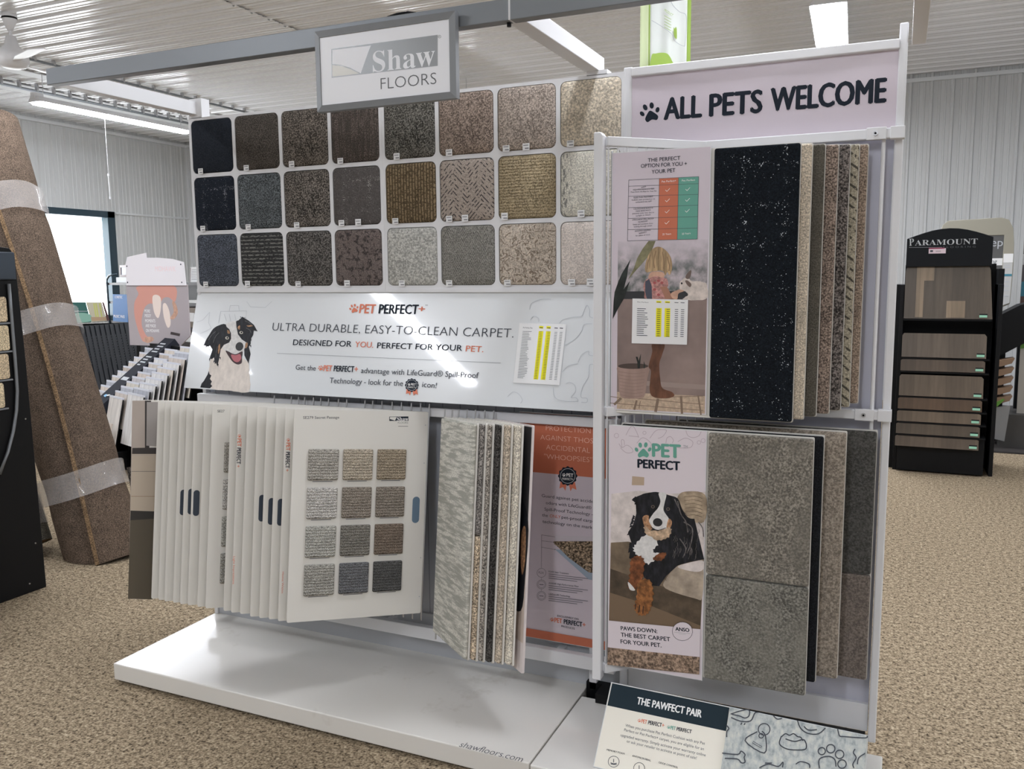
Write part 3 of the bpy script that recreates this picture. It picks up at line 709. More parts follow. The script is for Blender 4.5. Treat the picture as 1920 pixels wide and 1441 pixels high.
# ================================================================ left fan of sample boards
A1, T1 = math.radians(46.7), math.radians(6.9)
def frame_vec(a, t):
    ca_, sa, ct, s2 = math.cos(a), math.sin(a), math.cos(t), math.sin(t)
    return np.array([ca_, sa * ct, -sa * s2]), np.array([0, s2, ct])
u1, v1 = frame_vec(A1, T1)
PX = [248, 281, 295, 307, 324, 338, 353, 372, 388, 422, 437, 455, 475, 493, 512, 530, 547]
WB, HB = .499, .765
LB = {0: 'room photo board at the far left end of the left fan of boards', 8: 'white sample board with one column of grey carpet squares and a product code showing',
      10: 'white sample board edge with orange and black lettering near the middle of the left fan', 15: 'white sample board edge with orange and black lettering just behind the front board',
      16: 'front white sample board with twelve square carpet swatches and a blue hand slot'}
ORD = ['second', 'third', 'fourth', 'fifth', 'sixth', 'seventh', 'eighth', 'ninth', 'tenth', 'eleventh', 'twelfth', 'thirteenth', 'fourteenth', 'fifteenth', 'sixteenth']
SWC = [[(164, 160, 152), (172, 162, 146), (152, 140, 122)], [(184, 181, 176), (138, 130, 120), (134, 126, 116)], [(166, 165, 158), (122, 119, 112), (120, 108, 97)], [(156, 154, 147), (106, 107, 109), (86, 86, 85)]]
SLOT = mat('slate_blue_slot', (96, 118, 138), .5); SLOTD = mat('dark_blue_slot', (52, 62, 76), .5)
EDGE = mat('board_edge', (206, 204, 198), .7)
def slot(P, cx, cz, w_, h_, m):
    r = w_ / 2; P.loc(rrect(cx - w_ / 2, cx + w_ / 2, cz - h_ / 2, cz + h_ / 2, r * .98, 5), m)
fan0 = None
for k, px in enumerate(PX):
    py = 752 + (px - 247) * 16 / 301.0
    x = at_z(px, py, 1.132)[0]
    O = np.array([x, -.441 - (.02 if px < 420 else .01) * (1 - (px - 247) / 300.), 1.132])
    P = Panel(O, u1, v1)
    nm = 'sample_board'
    lb = LB.get(k) or 'plain white sample board edge, %s from the left in the left fan' % ORD[k - 1]
    r = thing(nm, lb, 'sample board', P.mtx, 'hinged sample boards in the left fan')
    tdz = .004 * R_.random()
    P.mb.prism(rrect(0, WB, -HB - tdz, 0, .006, 3), 0, .007, BOARD)
    if k == 0:
        P.view(220, 720, 3.0)
        P.poly([(84, 92), (162, 92), (150, 1210), (62, 1205)], mat('print_greige_wall', (176, 164, 154), .5))
        P.poly([(155, 92), (190, 92), (180, 360), (155, 360)], mat('print_dark_frame', (52, 46, 44), .5))
        P.poly([(166, 100), (240, 100), (220, 350), (163, 345)], mat('print_grey_wall', (160, 154, 150), .5))
        P.poly([(84, 358), (230, 356), (225, 392), (82, 392)], mat('print_dark_frame', (52, 46, 44)))
        P.poly([(82, 392), (230, 392), (220, 690), (74, 700)], mat('print_cream_chest', (186, 172, 154), .5))
        P.line([(80, 400), (230, 400)], 4, mat('print_greige_wall', (176, 164, 154))); P.line([(80, 490), (220, 490)], 2, INK); P.line([(78, 630), (220, 630)], 4, mat('print_tan', (160, 140, 118), .5))
        P.poly([(74, 660), (220, 680), (218, 720), (74, 715)], mat('print_cream_chest', (186, 172, 154)))
        P.poly([(74, 710), (220, 715), (210, 760), (72, 770)], mat('print_dark_shadow_floor', (46, 42, 38), .5))
        P.poly([(72, 765), (215, 755), (200, 1210), (60, 1205)], mat('print_dark_carpet', (84, 76, 62), .5))
    if k in (8, 16):
        P.view(220, 720, 3.0)
        if k == 16:
            P.text('SE279 Secret Passage', (1045, 195), (1248, 193), 15, INK)
            a, b = P.L((1530, 182)), P.L((1637, 206))
            P.poly([(1530, 182), (1637, 181), (1637, 206), (1530, 206)], NAVY); P.poly([(1533, 184), (1572, 184), (1562, 204), (1533, 196)], BOARD)
            P.text(SH, (1573, 206), (1636, 206), 22, WINK); P.text('FLOORS', (1578, 221), (1635, 221), 10, INK, -.01); P.line([(1580, 236), (1635, 236)], 2, INK)
            slot(P, *P.L((1679, 706)), .028, .10, SLOT)
            for zz in (230, 443, 975, 1193): P.ell(1733 - (zz - 230) * .036, zz, 3.5, 3.5, STEEL)
        else:
            P.text('SE27', (563, 158), (603, 158), 14, INK)
        pb = P.build('board', r)
        for ri in range(4):
            for ci in range(3 if k == 16 else 1):
                sx, sz = .055 + ci * .1265, -.142 - ri * .1395
                if k == 8: sx = .047
                m = carpet('swatch_%d_%d' % (ri, ci), SWC[ri][ci], .35, 260, 'rows', sh(SWC[ri][ci], 1.18), .6, 1.0)
                mb = MB(); o1 = rrect(0, .108, -.112, 0, .004, 2); n = len(o1); ins = [((x_ - .054) * .9 + .054, (z_ + .056) * .9 - .056) for x_, z_ in o1]
                vs = [(p[0], 0, p[1]) for p in o1] + [(p[0], -.008, p[1]) for p in o1] + [(p[0], -.011, p[1]) for p in ins]
                mb.raw(vs, [(i, i + n, (i + 1) % n + n, (i + 1) % n)[::-1] for i in range(n)] + [(i + n, i + 2 * n, (i + 1) % n + 2 * n, (i + 1) % n + n)[::-1] for i in range(n)] + [tuple(range(2 * n, 3 * n))], m)
                s = mb.build('carpet_swatch', r, loc(sx, -.0005, sz)); s['label'] = 'square carpet swatch glued on the white board'
                mb = MB(); mb.box(.018, .09, -.0006, -.0003, -.119, -.1165, STK); mb.build('caption', r, loc(sx, -.0002, sz))
    else:
        P.view(220, 720, 3.0)
        if k in (10, 15):
            if k == 10: x0, y0, q, yl, t2 = 672, 282, 0, 968, 'Light Impressions'
            else: x0, y0, q, yl, t2 = 947, 305, 0, 1055, 'Home Within'
            paw(P, x0 + 14, y0 + 8, 10, ORANGE)
            P.text('PET', (x0 + 4, y0 + 24), (x0 + 3, y0 + 68), 22, ORANGE, .012, .03); P.text('PERFECT', (x0 + 2, y0 + 76), (x0 - 1, y0 + 166), 22, NAVY, .012, .03); P.text('+', (x0, y0 + 172), (x0, y0 + 186), 18, ORANGE, .02)
            xe = x0 - 20
            P.text(t2, (xe, yl), (xe - 4, yl + (155 if k == 10 else 120)), 11, ORANGE)
        sl = {4: (342, 665), 5: (386, 660), 6: (438, 668), 12: (797, 697), 13: (850, 715), 14: (902, 720)}.get(k)
        if sl:
            c = P.L(sl); slot(P, c[0] + .002 + (.016 if k in (4, 5) else .008 if k > 6 else .002), c[1], .022, .098, SLOTD)
        P.build('board', r)
    mb = MB(); mb.tube([(WB + .004, .003, -HB - .03), (WB + .004, .003, .03)], .0035, STEEL, 6); mb.build('hinge_rod', r)

# ================================================================ fan of carpet boards (swung the other way)
A2, T2 = math.radians(-42.4), math.radians(7.1)
u2, v2 = frame_vec(A2, T2)
FX = [(.559, -.37), (.588, -.359), (.613, -.345), (.645, -.33), (.678, -.322), (.714, -.318), (.748, -.317)]
FD = [('carpet board with wavy pale and grey bands, the open face of the right fan', (206, 204, 194), .12, 'strata', (166, 165, 156), None),
      ('carpet board edge, grey above and tan below, second in the right fan', (122, 118, 114), .5, None, None, (172, 156, 136)),
      ('carpet board edge of even mid grey pile in the right fan', (140, 134, 126), .5, None, None, None),
      ('carpet board edge of near black speckled pile in the right fan', (64, 62, 60), .6, None, None, None),
      ('thick beige carpet board edge in the right fan', (178, 166, 150), .3, None, None, None),
      ('thick cream carpet board edge next to the last one in the right fan', (206, 198, 184), .25, None, None, None)]
WC, HC = .34, .80
for k in range(7):
    fx, fy = FX[k]
    O = np.array([fx, -.335 - .004 * (3 - k), 1.109]) - u2 * WC
    P = Panel(O, u2, v2)
    if k == 6:
        r = thing('sample_board', 'photo board of a dark dog at the right end of the right fan', 'sample board', P.mtx, 'hinged carpet boards in the right fan')
        P.mb.prism(rrect(0, WC, -HC - .02, 0, .004, 2), 0, .008, mat('pink_white_board', (222, 212, 210), .5))
        P.loc([(.004, -HC * .47), (WC - .004, -HC * .47), (WC - .004, -.006), (.004, -.006)], mat('print_dim_room', (46, 44, 46), .4))
        P.loc([(.004, -HC * .47), (WC - .004, -HC * .47), (WC - .004, -HC * .9), (.004, -HC * .9)], mat('print_pale_bedding', (206, 190, 178), .5))
        P.loc(spline([(.1, -.3), (.2, -.22), (WC - .006, -.3), (WC - .006, -.5), (WC - .03, -.62), (.2, -.6), (.12, -.45)], 4), DK)
        P.loc(spline([(WC - .05, -.36), (WC - .02, -.34), (WC - .012, -.44), (WC - .03, -.5), (WC - .05, -.44)], 4), TAN)
        P.build('board', r)
    else:
        lb, col, con, pat, pc, low = FD[k]
        r = thing('sample_board', lb, 'sample board', P.mtx, 'hinged carpet boards in the right fan')
        P.mb.prism(rrect(0, WC, -HC, 0, .004, 2), 0, .006, BOARD); P.build('board', r)
        th = .014 if k < 3 else .017
        for (z0, z1, c2) in ([(-HC * .47, -.004, col), (-HC + .004, -HC * .475, low)] if low else [(-HC + .004, -.004, col)]):
            m = carpet('fan_carpet_%d_%d' % (k, c2[0]), c2, con, 200, pat, pc)
            mb = MB(); mb.prism(rrect(.004, WC - .003, z0, z1, .006, 3), -th, 0, m); mb.build('carpet_sample', r, bevel=.005)
    mb = MB(); mb.tube([(-.004, .003, -HC - .03), (-.004, .003, .03)], .0035, STEEL, 6); mb.build('hinge_rod', r)

# ================================================================ orange sign behind the right fan
P = Panel((.575, -.035, 1.104), (1, 0, 0), (0, 0.0, 1))
P.base(0, .375, -.862, 0, .006, LILAC, WHITE)
P.view(980, 760, 6.007)
zl = P.L((120, 748))[1]; zr = P.L((795, 815))[1]
P.loc([(.003, zl), (.372, zl), (.372, -.003), (.003, -.003)], RUST)
PK = mat('pale_pink_ink', (240, 196, 178), .5)
P.text('PROTECTION', (262, 278), (765, 314), 56, PK, -.014); P.text('AGAINST THOSE', (200, 382), (838, 430), 56, PK, -.014)
P.text('ACCIDENTAL', (265, 494), (758, 534), 56, PK, -.014); P.text('"WHOOPSIES"', (243, 598), (782, 640), 56, PK, -.014)
badge(P, 508, 792, 104, ORANGE)
P.text('Guard against pet accident', (215, 1028), (850, 1102), 34, INK, .002); P.text('odors with LifeGuard\u00ae', (262, 1108), (775, 1168), 34, INK, .002)
P.text('Spill-Proof Technology -', (246, 1180), (792, 1240), 34, INK, .002); P.text('the', (220, 1246), (284, 1254), 34, INK, .002); P.text('ONLY', (304, 1256), (425, 1270), 34, ORANGE, .002, 0, .15)
P.text('pet-proof carpet', (440, 1270), (835, 1322), 34, INK, .002); P.text('technology on the market', (224, 1318), (835, 1394), 34, INK, .002)
P.view(980, 980, 6.007)
P.line([(370, 157), (214, 133), (212, 505)], 3, INK); P.line([(350, 216), (214, 198)], 3, INK); P.line([(365, 297), (214, 272)], 3, INK)
for c in ((370, 157), (352, 216), (367, 297)): P.ell(c[0], c[1], 5, 6, INK)
P.poly([(365, 295), (430, 300), (785, 545), (785, 640), (740, 632)], mat('print_blue_backing', (158, 172, 188), .5))
CP = carpet('printed_carpet_corner', (128, 112, 94), .6, 120)
P.poly([(350, 205), (790, 205), (790, 560), (745, 555), (520, 390), (400, 270), (355, 235)], CP)
P.poly([(370, 140), (790, 150), (790, 200), (355, 203)], mat('print_haze', (206, 198, 204), .5))
for i, (cy, tt) in enumerate(((560, 'R2X'), (690, ''), (818, ''))):
    P.ring(213, cy, 50, 3, INK)
    if tt: P.text(tt, (182, 566), (240, 574), 24, INK, -.008)
    else: P.ring(213, cy, 38, 2.5, INK); P.line([(190, cy), (236, cy + 4)], 6, INK)
    for r_ in range(2): pass
P.line([(213, 612), (213, 640)], 2.5, INK); P.line([(213, 742), (213, 768)], 2.5, INK)
for (tt, y, x1) in (('R2X\u00ae Stain Treatment', 552, 522), ('ANSO\u00ae High-Performance Fiber', 682, 634), ('LifeGuard\u00ae Technology', 805, 538)):
    P.text(tt, (295, y), (x1, y + (x1 - 295) * .115), 17, INK, .014)
    for r_ in range(3):
        yy = y + 26 + r_ * 23; P.line([(295, yy - 6), (735 - 60 * r_, yy + (440 - 60 * r_) * .12 - 6)], 7, mat('fine_print_grey', (120, 116, 124), .5))
P.text('EXCLUSIVELY ON', (392, 1052), (630, 1092), 20, NAVY, .014); logo(P, 310, 1105, 712, 1172, 50); P.text('PRODUCTS', (437, 1168), (588, 1198), 20, NAVY, .014)
zl = P.L((48, 1180))[1]
P.loc([(.003, -.859), (.372, -.859), (.372, zl), (.003, zl)], RUST)
o = P.build('poster_panel'); tag(o, 'orange and lilac poster board about accidental whoopsies, half hidden by the white post', 'poster')

# ================================================================ right unit
ru = thing('display_stand', 'white display stand with a lilac header board and tall right hand post', 'display stand', loc(0, 0, 0))
mb = MB(); mb.box(.838, 1.845, -.575, -.09, .012, .08, GLOSSW); mb.box(.86, 1.82, -.54, -.12, 0, .012, BLACK); mb.build('base_platform', ru, bevel=.004)
mb = MB(); mb.box(1.798, 1.822, -.02, .04, .08, 2.324, WHITE); mb.build('post', ru, bevel=.004)
mb = MB(); mb.box(.984, 1.796, .012, .03, .107, 2.03, mat('pale_lilac_grey_panel', (190, 190, 202), .45)); mb.build('back_panel', ru)
mb = MB(); mb.box(.986, 1.796, -.004, .02, .107, .2, WHITE); mb.build('bottom_rail', ru, bevel=.002)
mb = MB(); mb.box(.835, 1.79, -.03, -.006, .0, .108, BLACK); mb.box(.9, .98, -.12, -.03, .08, .115, BLACK); mb.build('gap_shade_and_box', ru)  # black strip stands in for shade in the open gap; small black box beside it
mb = MB(); mb.box(.985, 1.80, -.03, .01, 2.250, 2.278, WHITE); mb.build('cross_rail', ru, bevel=.003)
for b in ((.985, 1.822, -.05, -.015, 1.992, 2.022), (1.26, 1.81, -.05, -.015, 1.146, 1.176)): mb = MB(); mb.box(*b, WHITE); mb.build('cross_rail', ru, bevel=.003)
for zz in (2.007, 1.161):
    mb = MB(); mb.box(1.72, 1.775, -.056, -.05, zz - .018, zz + .018, WHITE); mb.box(1.785, 1.825, -.056, -.02, zz - .018, zz + .018, WHITE); b = mb.build('rail_bracket', ru, bevel=.002)
    mb = MB(); mb.tube([(1.745, -.061, zz), (1.745, -.056, zz)], .007, STEEL, 10); mb.tube([(1.745, -.0622, zz), (1.745, -.061, zz)], .0035, BLACK, 6); mb.build('screw', b)
mb = MB(); mb.tube([(1.768, -.03, 1.17), (1.768, -.03, 2.0)], .006, WHITE, 8); mb.build('upright_rod', ru)
mb = MB(); mb.tube([(1.768, -.03, 1.06), (1.768, -.03, 1.15)], .006, WHITE, 8); mb.build('upright_rod', ru)
P = Panel((.985, -.012, 2.026), (1, 0, 0), (0, 0, 1))
P.base(0, .813, 0, .225, .01, mat('lilac_header_print', (214, 203, 212), .35, .45))
P.view(1160, 0, 2.526)
paw(P, 147, 530, 47, NAVY, -14)
for wd, a, b, cap in (('ALL', (217, 566), (390, 553), 101), ('PETS', (432, 550), (676, 531), 103), ('WELCOME', (722, 526), (1262, 482), 107)):
    P.text(wd, a, b, cap, NAVY, 0, .05)
hb_ = P.build('header_board', ru); hb_.matrix_local = P.mtx; hb_['label'] = 'lilac header board reading all pets welcome'

# wing rack: near post, diagonal rails, hinge wires
wr = thing('wing_rack', 'white diagonal wing rack whose tall post stands left of the two photo boards', 'rack', loc(0, 0, 0))
mb = MB(); mb.prism([(.950, .262), (.980, .262), (.980, 2.022), (.972, 2.033), (.950, 2.033)], -.305, -.268, WHITE); mb.build('post', wr, bevel=.003)
def diag(z0, z1, nm):
    mb = MB(); a, b = np.array([.985, -.285]), np.array([1.262, -.02]); d = (b - a) / np.linalg.norm(b - a); n = np.array([-d[1], d[0]]) * .012
    vs = [(p[0], p[1], z) for z in (z0, z1) for p in (a - n, b - n, b + n, a + n)]
    mb.raw(vs, [(3, 2, 1, 0), (4, 5, 6, 7), (0, 1, 5, 4), (1, 2, 6, 5), (2, 3, 7, 6), (3, 0, 4, 7)], WHITE); mb.build(nm, wr, bevel=.002)
for z0, z1 in ((1.992, 2.02), (1.148, 1.178), (.285, .315)): diag(z0, z1, 'diagonal_rail')
for i in range(12):
    q = i / 11.0; x_, y_ = .99 + .262 * q, -.28 + .245 * q
    for z0, z1 in ((1.165, 2.0), (.3, 1.16)):
        mb = MB(); mb.tube([(x_, y_ + .0, z0), (x_, y_ + .0, z1)], .0028, WHITE, 6); mb.build('hinge_wire', wr)
# ================================================================ boards hanging in the wing rack
def hang_board(O, wd, ht, lb, carpets, x0c=0.004, group='carpet boards in the wing rack', split=None, a=0.0):
    """white backing board with one or two carpets on its face; returns (root, Panel)"""
    P = Panel(O, (math.cos(a), math.sin(a), 0), (0, 0, 1))
    r = thing('carpet_board', lb, 'sample board', P.mtx, group)
    mb = MB(); mb.prism(rrect(0, wd, -ht, 0, .004, 2), .0, .006, BOARD); mb.build('backing_board', r)
    zs = [(-ht + .003, -.003)] if split is None else [(-split + .001, -.003), (-ht + .003, -split - .003)]
    for (z0, z1), m in zip(zs, carpets):
        mb = MB(); mb.prism(rrect(x0c, wd - .002, z0, z1, .006, 3), -.015, 0, m); mb.build('carpet_sample', r, bevel=.005)
    mb = MB(); mb.tube([(-.006, .003, -ht - .012), (-.006, .003, .012)], .003, STEEL, 6); mb.build('hinge_rod', r)
    return r, P
UB = [('black navy carpet board with white stitches beside the girl and rabbit photo', carpet('board_navy', (27, 31, 36), .25, 240, 'flecks', (206, 212, 216), .95)),
      ('cream pile carpet board edge just behind the navy one, upper row', carpet('board_cream', (196, 184, 166), .22, 200)),
      ('dark olive grey carpet board edge, upper row', carpet('board_olive', (92, 88, 80), .22, 260)),
      ('brown grey speckled carpet board edge, upper row', carpet('board_brown', (128, 114, 104), .45, 190)),
      ('dark speckled shag carpet board edge, upper row', carpet('board_dark', (98, 92, 88), .6, 180)),
      ('pale olive carpet board edge with dark slanted dashes, upper row', carpet('board_dash', (164, 156, 138), .2, 220, 'tread', (60, 58, 54), .9)),
      ('brown beige carpet board edge, last in the upper row nearest the tall post', carpet('board_tan', (142, 126, 112), .35, 200))]
UX = [1.559, 1.587, 1.619, 1.653, 1.683, 1.706, 1.729]; UZ = [1.966, 1.967, 1.968, 1.969, 1.972, 1.975, 1.978]
upP = None
for k in range(7):
    Y = -.27 + .035 * k; wd = .555
    r, P = hang_board((UX[k] - wd, Y, UZ[k]), wd, .806 - .004 * k, UB[k][0], [UB[k][1]], .312 if k == 0 else .004)
    if k == 0: upP, upR = P, r
# photo poster on the front board
P = Panel((1.0, -.275, 1.972), (1, 0, 0), (0, 0, 1))
W_, H_ = .305, .803
P.base(0, W_, -H_, 0, .006, LILAC, WHITE)
P.view(1140, 440, 8.005)
SCN = mat('print_blurred_garden', (166, 156, 158), .45); t = NT(SCN); t.xyz('Object')
x0, x1 = .021, W_ - .004
zA, zB = P.L((500, 90))[1], P.L((100, 850))[1]
zc = t.m('MULTIPLY', t.thr(t.xyz('Object')[2], zA - .09, zA), .9)
t.put(t.b.inputs['Base Color'], t.mix(zc, t.ramp(t.noise(30, 3, .55), [(.34, lin((92, 100, 96))), (.5, lin((156, 150, 152))), (.66, lin((196, 184, 190)))]), lin((212, 201, 209))))
P.loc([(x0, zB), (x1, zB), (x1, zA), (x0, zA)], SCN)
zS = P.L((700, 965))[1]
P.loc([(x0, zS), (x1, zS), (x1, zB + .002), (x0, zB)], mat('print_dark_sill', (44, 44, 48), .45))
P.view(1140, 540, 5.765)
zR = P.L((500, 1140))[1]
WL = pmat('print_taupe_wall', (142, 124, 118), .16, 4)
P.loc([(x0, zR), (x1, zR), (x1, zS), (x0, zS)], WL)
P.loc([(x0 + .06, zR + .025), (x1, zR + .02), (x1, zR + .035), (x0 + .06, zR + .04)], mat('print_baseboard_light', (156, 138, 130), .45))
RUG = pmat('print_plaid_rug', (190, 168, 146), .12, 90)
P.loc([(x0, -H_ + .004), (x1, -H_ + .004), (x1, zR), (x0, zR)], RUG)
DL = mat('print_rug_line', (128, 108, 92), .45)
for a, b in (((22, 1240), (1025, 1320)), ((300, 1190), (1028, 1255)), ((30, 1170), (130, 1185)), ((520, 1180), (1028, 1165))): P.line([a, b], 7, DL)
for a, b, ww in (((140, 1190), (70, 1255), 26), ((310, 1215), (285, 1310), 22), ((540, 1200), (515, 1330), 30), ((790, 1170), (800, 1350), 24), ((975, 1160), (1005, 1365), 16), ((350, 1220), (335, 1300), 8)): P.line([a, b], ww, DL)
SK, SKD = pmat('print_skin', (200, 160, 138), .1, 30), pmat('print_leg_shade', (112, 76, 58), .3, 9, (2, 1, 1))
P.blob([(480, 600), (610, 600), (585, 720), (555, 820), (565, 980), (590, 1080), (690, 1120), (715, 1165), (630, 1190), (490, 1175), (450, 1090), (465, 900), (440, 840), (478, 690)], SKD)
POT = pmat('print_pink_pot', (166, 140, 130), .16, 7, (1.5, 1, .3))
P.blob([(105, 835), (270, 870), (440, 850), (425, 980), (400, 1150), (350, 1190), (180, 1190), (128, 1150), (115, 980)], POT, 3)
P.ell(272, 842, 165, 30, mat('print_pot_inside', (74, 60, 54), .45))
for i in range(8):
    y = 900 + i * 36; P.line([(112 + i * 4, y), (270, y + 22), (430 - i * 5, y + 6)], 5, mat('print_pot_groove', (140, 116, 106), .45), smooth=True)
LF = pmat('print_dark_leaf', (40, 45, 42), .4, 20)
P.poly([(300, 740), (322, 742), (332, 785), (356, 705), (352, 780), (345, 868), (322, 868), (318, 800)], LF); P.poly([(388, 785), (402, 830), (398, 866), (386, 866)], LF)
P.view(1140, 440, 8.005)
P.poly([(300, 675), (390, 500), (440, 350), (520, 210), (610, 92), (716, 92), (640, 280), (540, 400), (470, 480), (390, 570)], pmat('print_olive_leaf', (124, 120, 92), .25, 18))
P.poly([(72, 1265), (85, 1000), (100, 860), (160, 690), (210, 580), (342, 362), (302, 500), (290, 620), (235, 820), (332, 690), (240, 960), (150, 1110)], LF)
P.blob([(610, 660), (650, 560), (820, 560), (840, 640), (720, 690)], SK)
P.blob([(532, 780), (560, 690), (620, 650), (720, 620), (800, 640), (885, 660), (905, 760), (880, 800), (900, 900), (945, 962), (580, 962), (550, 870)], pmat('print_floral_dress', (180, 132, 126), .3, 70))
P.poly([(560, 700), (620, 660), (655, 760), (665, 962), (585, 962), (560, 860)], mat('print_blue_grey_strap', (70, 72, 86), .45))
for cx, cy in ((700, 720), (760, 690), (810, 720), (700, 820), (760, 900)): P.ell(cx, cy, 24, 20, mat('print_red_flower', (168, 84, 84), .45))
P.blob([(560, 540), (562, 450), (600, 320), (680, 205), (770, 180), (860, 225), (940, 330), (965, 480), (930, 600), (890, 560), (860, 610), (820, 540), (700, 545), (630, 555), (590, 565)], pmat('print_blond_hair', (172, 146, 112), .3, 60, (1.6, 1, .2)))
for pts in ([(640, 300), (600, 420), (590, 530)], [(720, 240), (690, 380), (700, 520)], [(820, 260), (840, 400), (830, 530)], [(890, 330), (920, 450), (915, 560)]): P.line(pts, 14, mat('print_dark_hair', (140, 112, 84), .45), smooth=True)
P.poly([(780, 780), (885, 775), (930, 860), (985, 962), (860, 962), (825, 870)], mat('print_arm', (168, 120, 98), .45))
P.blob([(940, 890), (1000, 845), (1110, 815), (1140, 845), (1060, 880), (1040, 962), (975, 955)], SK)
RB = pmat('print_cream_rabbit', (212, 200, 192), .12, 40)
P.fur([(1075, 780), (1090, 705), (1150, 650), (1210, 650), (1260, 700), (1340, 695), (1440, 715), (1485, 760), (1475, 962), (1130, 966), (1205, 900), (1150, 840), (1085, 815)], RB)
ER = mat('print_brown_ear', (110, 92, 84), .45)
P.blob([(1165, 645), (1185, 585), (1248, 528), (1245, 600), (1212, 662)], ER); P.blob([(1160, 690), (1200, 688), (1252, 740), (1232, 785), (1185, 745)], ER); P.ell(1108, 728, 14, 16, DK)
P.view(1100, 240, 2.573)
P.text('THE PERFECT', (296, 164), (452, 153), 18, NAVY, .012); P.text('OPTION FOR YOU +', (262, 192), (484, 180), 18, NAVY, .012); P.text('YOUR PET', (314, 220), (428, 212), 18, NAVY, .012)
ya, yb = [251, 281, 329, 384, 436, 490, 544], [234, 268, 320, 372, 427, 482, 535]
fx = lambda x, i: (x - i * 1.1, ya[i] + (yb[i] - ya[i]) * (x - 204) / 336.)
P.poly([fx(351, 0), fx(444, 0), fx(444, 6), fx(351, 6)], RUST); P.poly([fx(444, 0), fx(541, 0), fx(541, 6), fx(444, 6)], TEAL)
for i in range(7): P.line([fx(204, i), fx(541, i)], 1.6, INK)
for x in (204, 351, 444, 541): P.line([fx(x, 0), fx(x, 6)], 1.6, INK)
P.text('Pet Perfect+', (363, 263), (432, 258), 9, WINK, 0); P.text('Pet Perfect', (460, 258), (524, 254), 9, WINK, 0)
for x, rows in ((392, (1, 2, 3, 4)), (489, (1, 2, 3))):
    for i in rows:
        c = fx(x, i); y = c[1] + 24; P.line([(c[0] - 10, y + 1), (c[0] - 3, y + 8), (c[0] + 11, y - 7)], 2, WINK)
P.text('25 Years', (366, 517), (408, 514), 9, WINK); P.text('20 Years', (460, 515), (502, 511), 9, WINK)
for i, (h1, h2, s1, s2) in enumerate((('ANSO\u00ae', 'HIGH-PERFORMANCE FIBER', 'Paws Down the Best for Your Pet', ''), ('R2X\u00ae STAIN TREATMENT', '', 'built-in stain protection to', 'withstand any spill'), ('COLORGUARD\u00ae BLEACH &', 'FADE RESISTANCE', 'prevents color loss due to', 'sunlight or bleach'), ('LIFEGUARD\u00ae SPILL-PROOF', 'TECHNOLOGY', 'keeps pet accidents from', 'soaking through carpet'), ('INDUSTRY-LEADING', 'WARRANTY', 'for peace of mind', ''))):
    c = fx(277, i + 1); y = c[1] + 11
    for s_, ww, off in ((h1, 4.7, .01), (h2, 4.7, .01), (s1, 4.0, 0), (s2, 4.0, 0)):
        if not s_: continue
        hw = min(68, len(s_) * ww / 2); P.text(s_, (c[0] - hw, y + 1), (c[0] + hw, y - 5), 6.5, INK, off); y += 11
po = P.build('photo_poster', upR); po.matrix_local = upP.mtx.inverted() @ P.mtx; po['label'] = 'lilac photo poster of a girl feeding a rabbit'
price_sheet(P, (1140, 540, 5.765), [(265, 112), (866, 125), (853, 611), (256, 595)], 'Pet Perfect', 4, 14, 'small white price sheet with yellow columns taped on the girl and rabbit photo', None, .2, .84, None)

# lower row
LX = [(1.623, -.285, 1.122), (1.648, -.245, 1.124), (1.706, -.175, 1.128), (1.788, -.055, 1.116)]
CG1 = carpet('board_grey_mottle', (128, 123, 114), .3, 150, 'patches', (112, 108, 100), .6)
CG2 = carpet('board_grey_mottle_low', (118, 116, 109), .3, 150, 'patches', (132, 129, 120), .6)
LBK = [('mottled grey two piece carpet board with the resting dog photo, front of the lower row', [CG1, CG2], .449, .792),
       ('near black carpet board edge right behind the mottled grey board', [carpet('board_black', (36, 37, 40), .25, 220)], None, .765),
       ('beige grey plush carpet board edge in the lower row', [carpet('board_beige', (150, 140, 128), .22, 170)], None, .778),
       ('dark grey over taupe carpet board, last in the lower row and overlapping the tall post', [carpet('board_darkgrey', (84, 83, 80), .2, 160), carpet('board_taupe', (122, 113, 106), .18, 160)], .458, .808)]
for k in range(4):
    lb, cs, sp, ht = LBK[k]
    wd = .62
    r, P = hang_board((LX[k][0] - wd, LX[k][1], LX[k][2]), wd, ht, lb, cs, .316 if k == 0 else .004, split=sp)
    if k == 0: lowR, lowP = r, P
P = Panel((1.0, -.29, 1.122), (1, 0, 0), (0, 0, 1))
W_, H_ = .312, .803
P.base(0, W_, -H_, 0, .006, mat('print_pink_white', (222, 212, 218), .45), WHITE)
P.view(1140, 790, 5.335)
for pts in ([(180, 135), (225, 55), (260, 55), (305, 150), (290, 150), (190, 140)], [(420, 165), (480, 90), (560, 80), (585, 95), (545, 150), (490, 170)], [(780, 90), (800, 140), (850, 160), (910, 140), (935, 90)], [(110, 220), (140, 260), (190, 235), (240, 270), (245, 305), (180, 310), (115, 250)], [(140, 260), (135, 185), (160, 190), (165, 245)], [(700, 200), (770, 165), (830, 185), (850, 215), (820, 260), (700, 260), (690, 225)], [(580, 215), (590, 165), (625, 150), (655, 185), (640, 220)], [(290, 215), (350, 160), (430, 215), (420, 260)]): P.line(pts, 5, MAUVE, smooth=True)
for c in ((365, 112, 16), (910, 208, 18), (952, 190, 20), (85, 140, 22)): P.ring(c[0], c[1], c[2], 4, MAUVE)
paw(P, 350, 280, 82, TEAL, 0)
P.text('PET', (448, 347), (722, 362), 128, TEAL, .014, .05); P.text('TM', (752, 262), (797, 266), 28, mat('rule_grey', (150, 152, 156)), 0)
P.text('PERFECT', (300, 459), (718, 486), 84, NAVY, .014, .05)
P.view(1100, 760, 2.572)
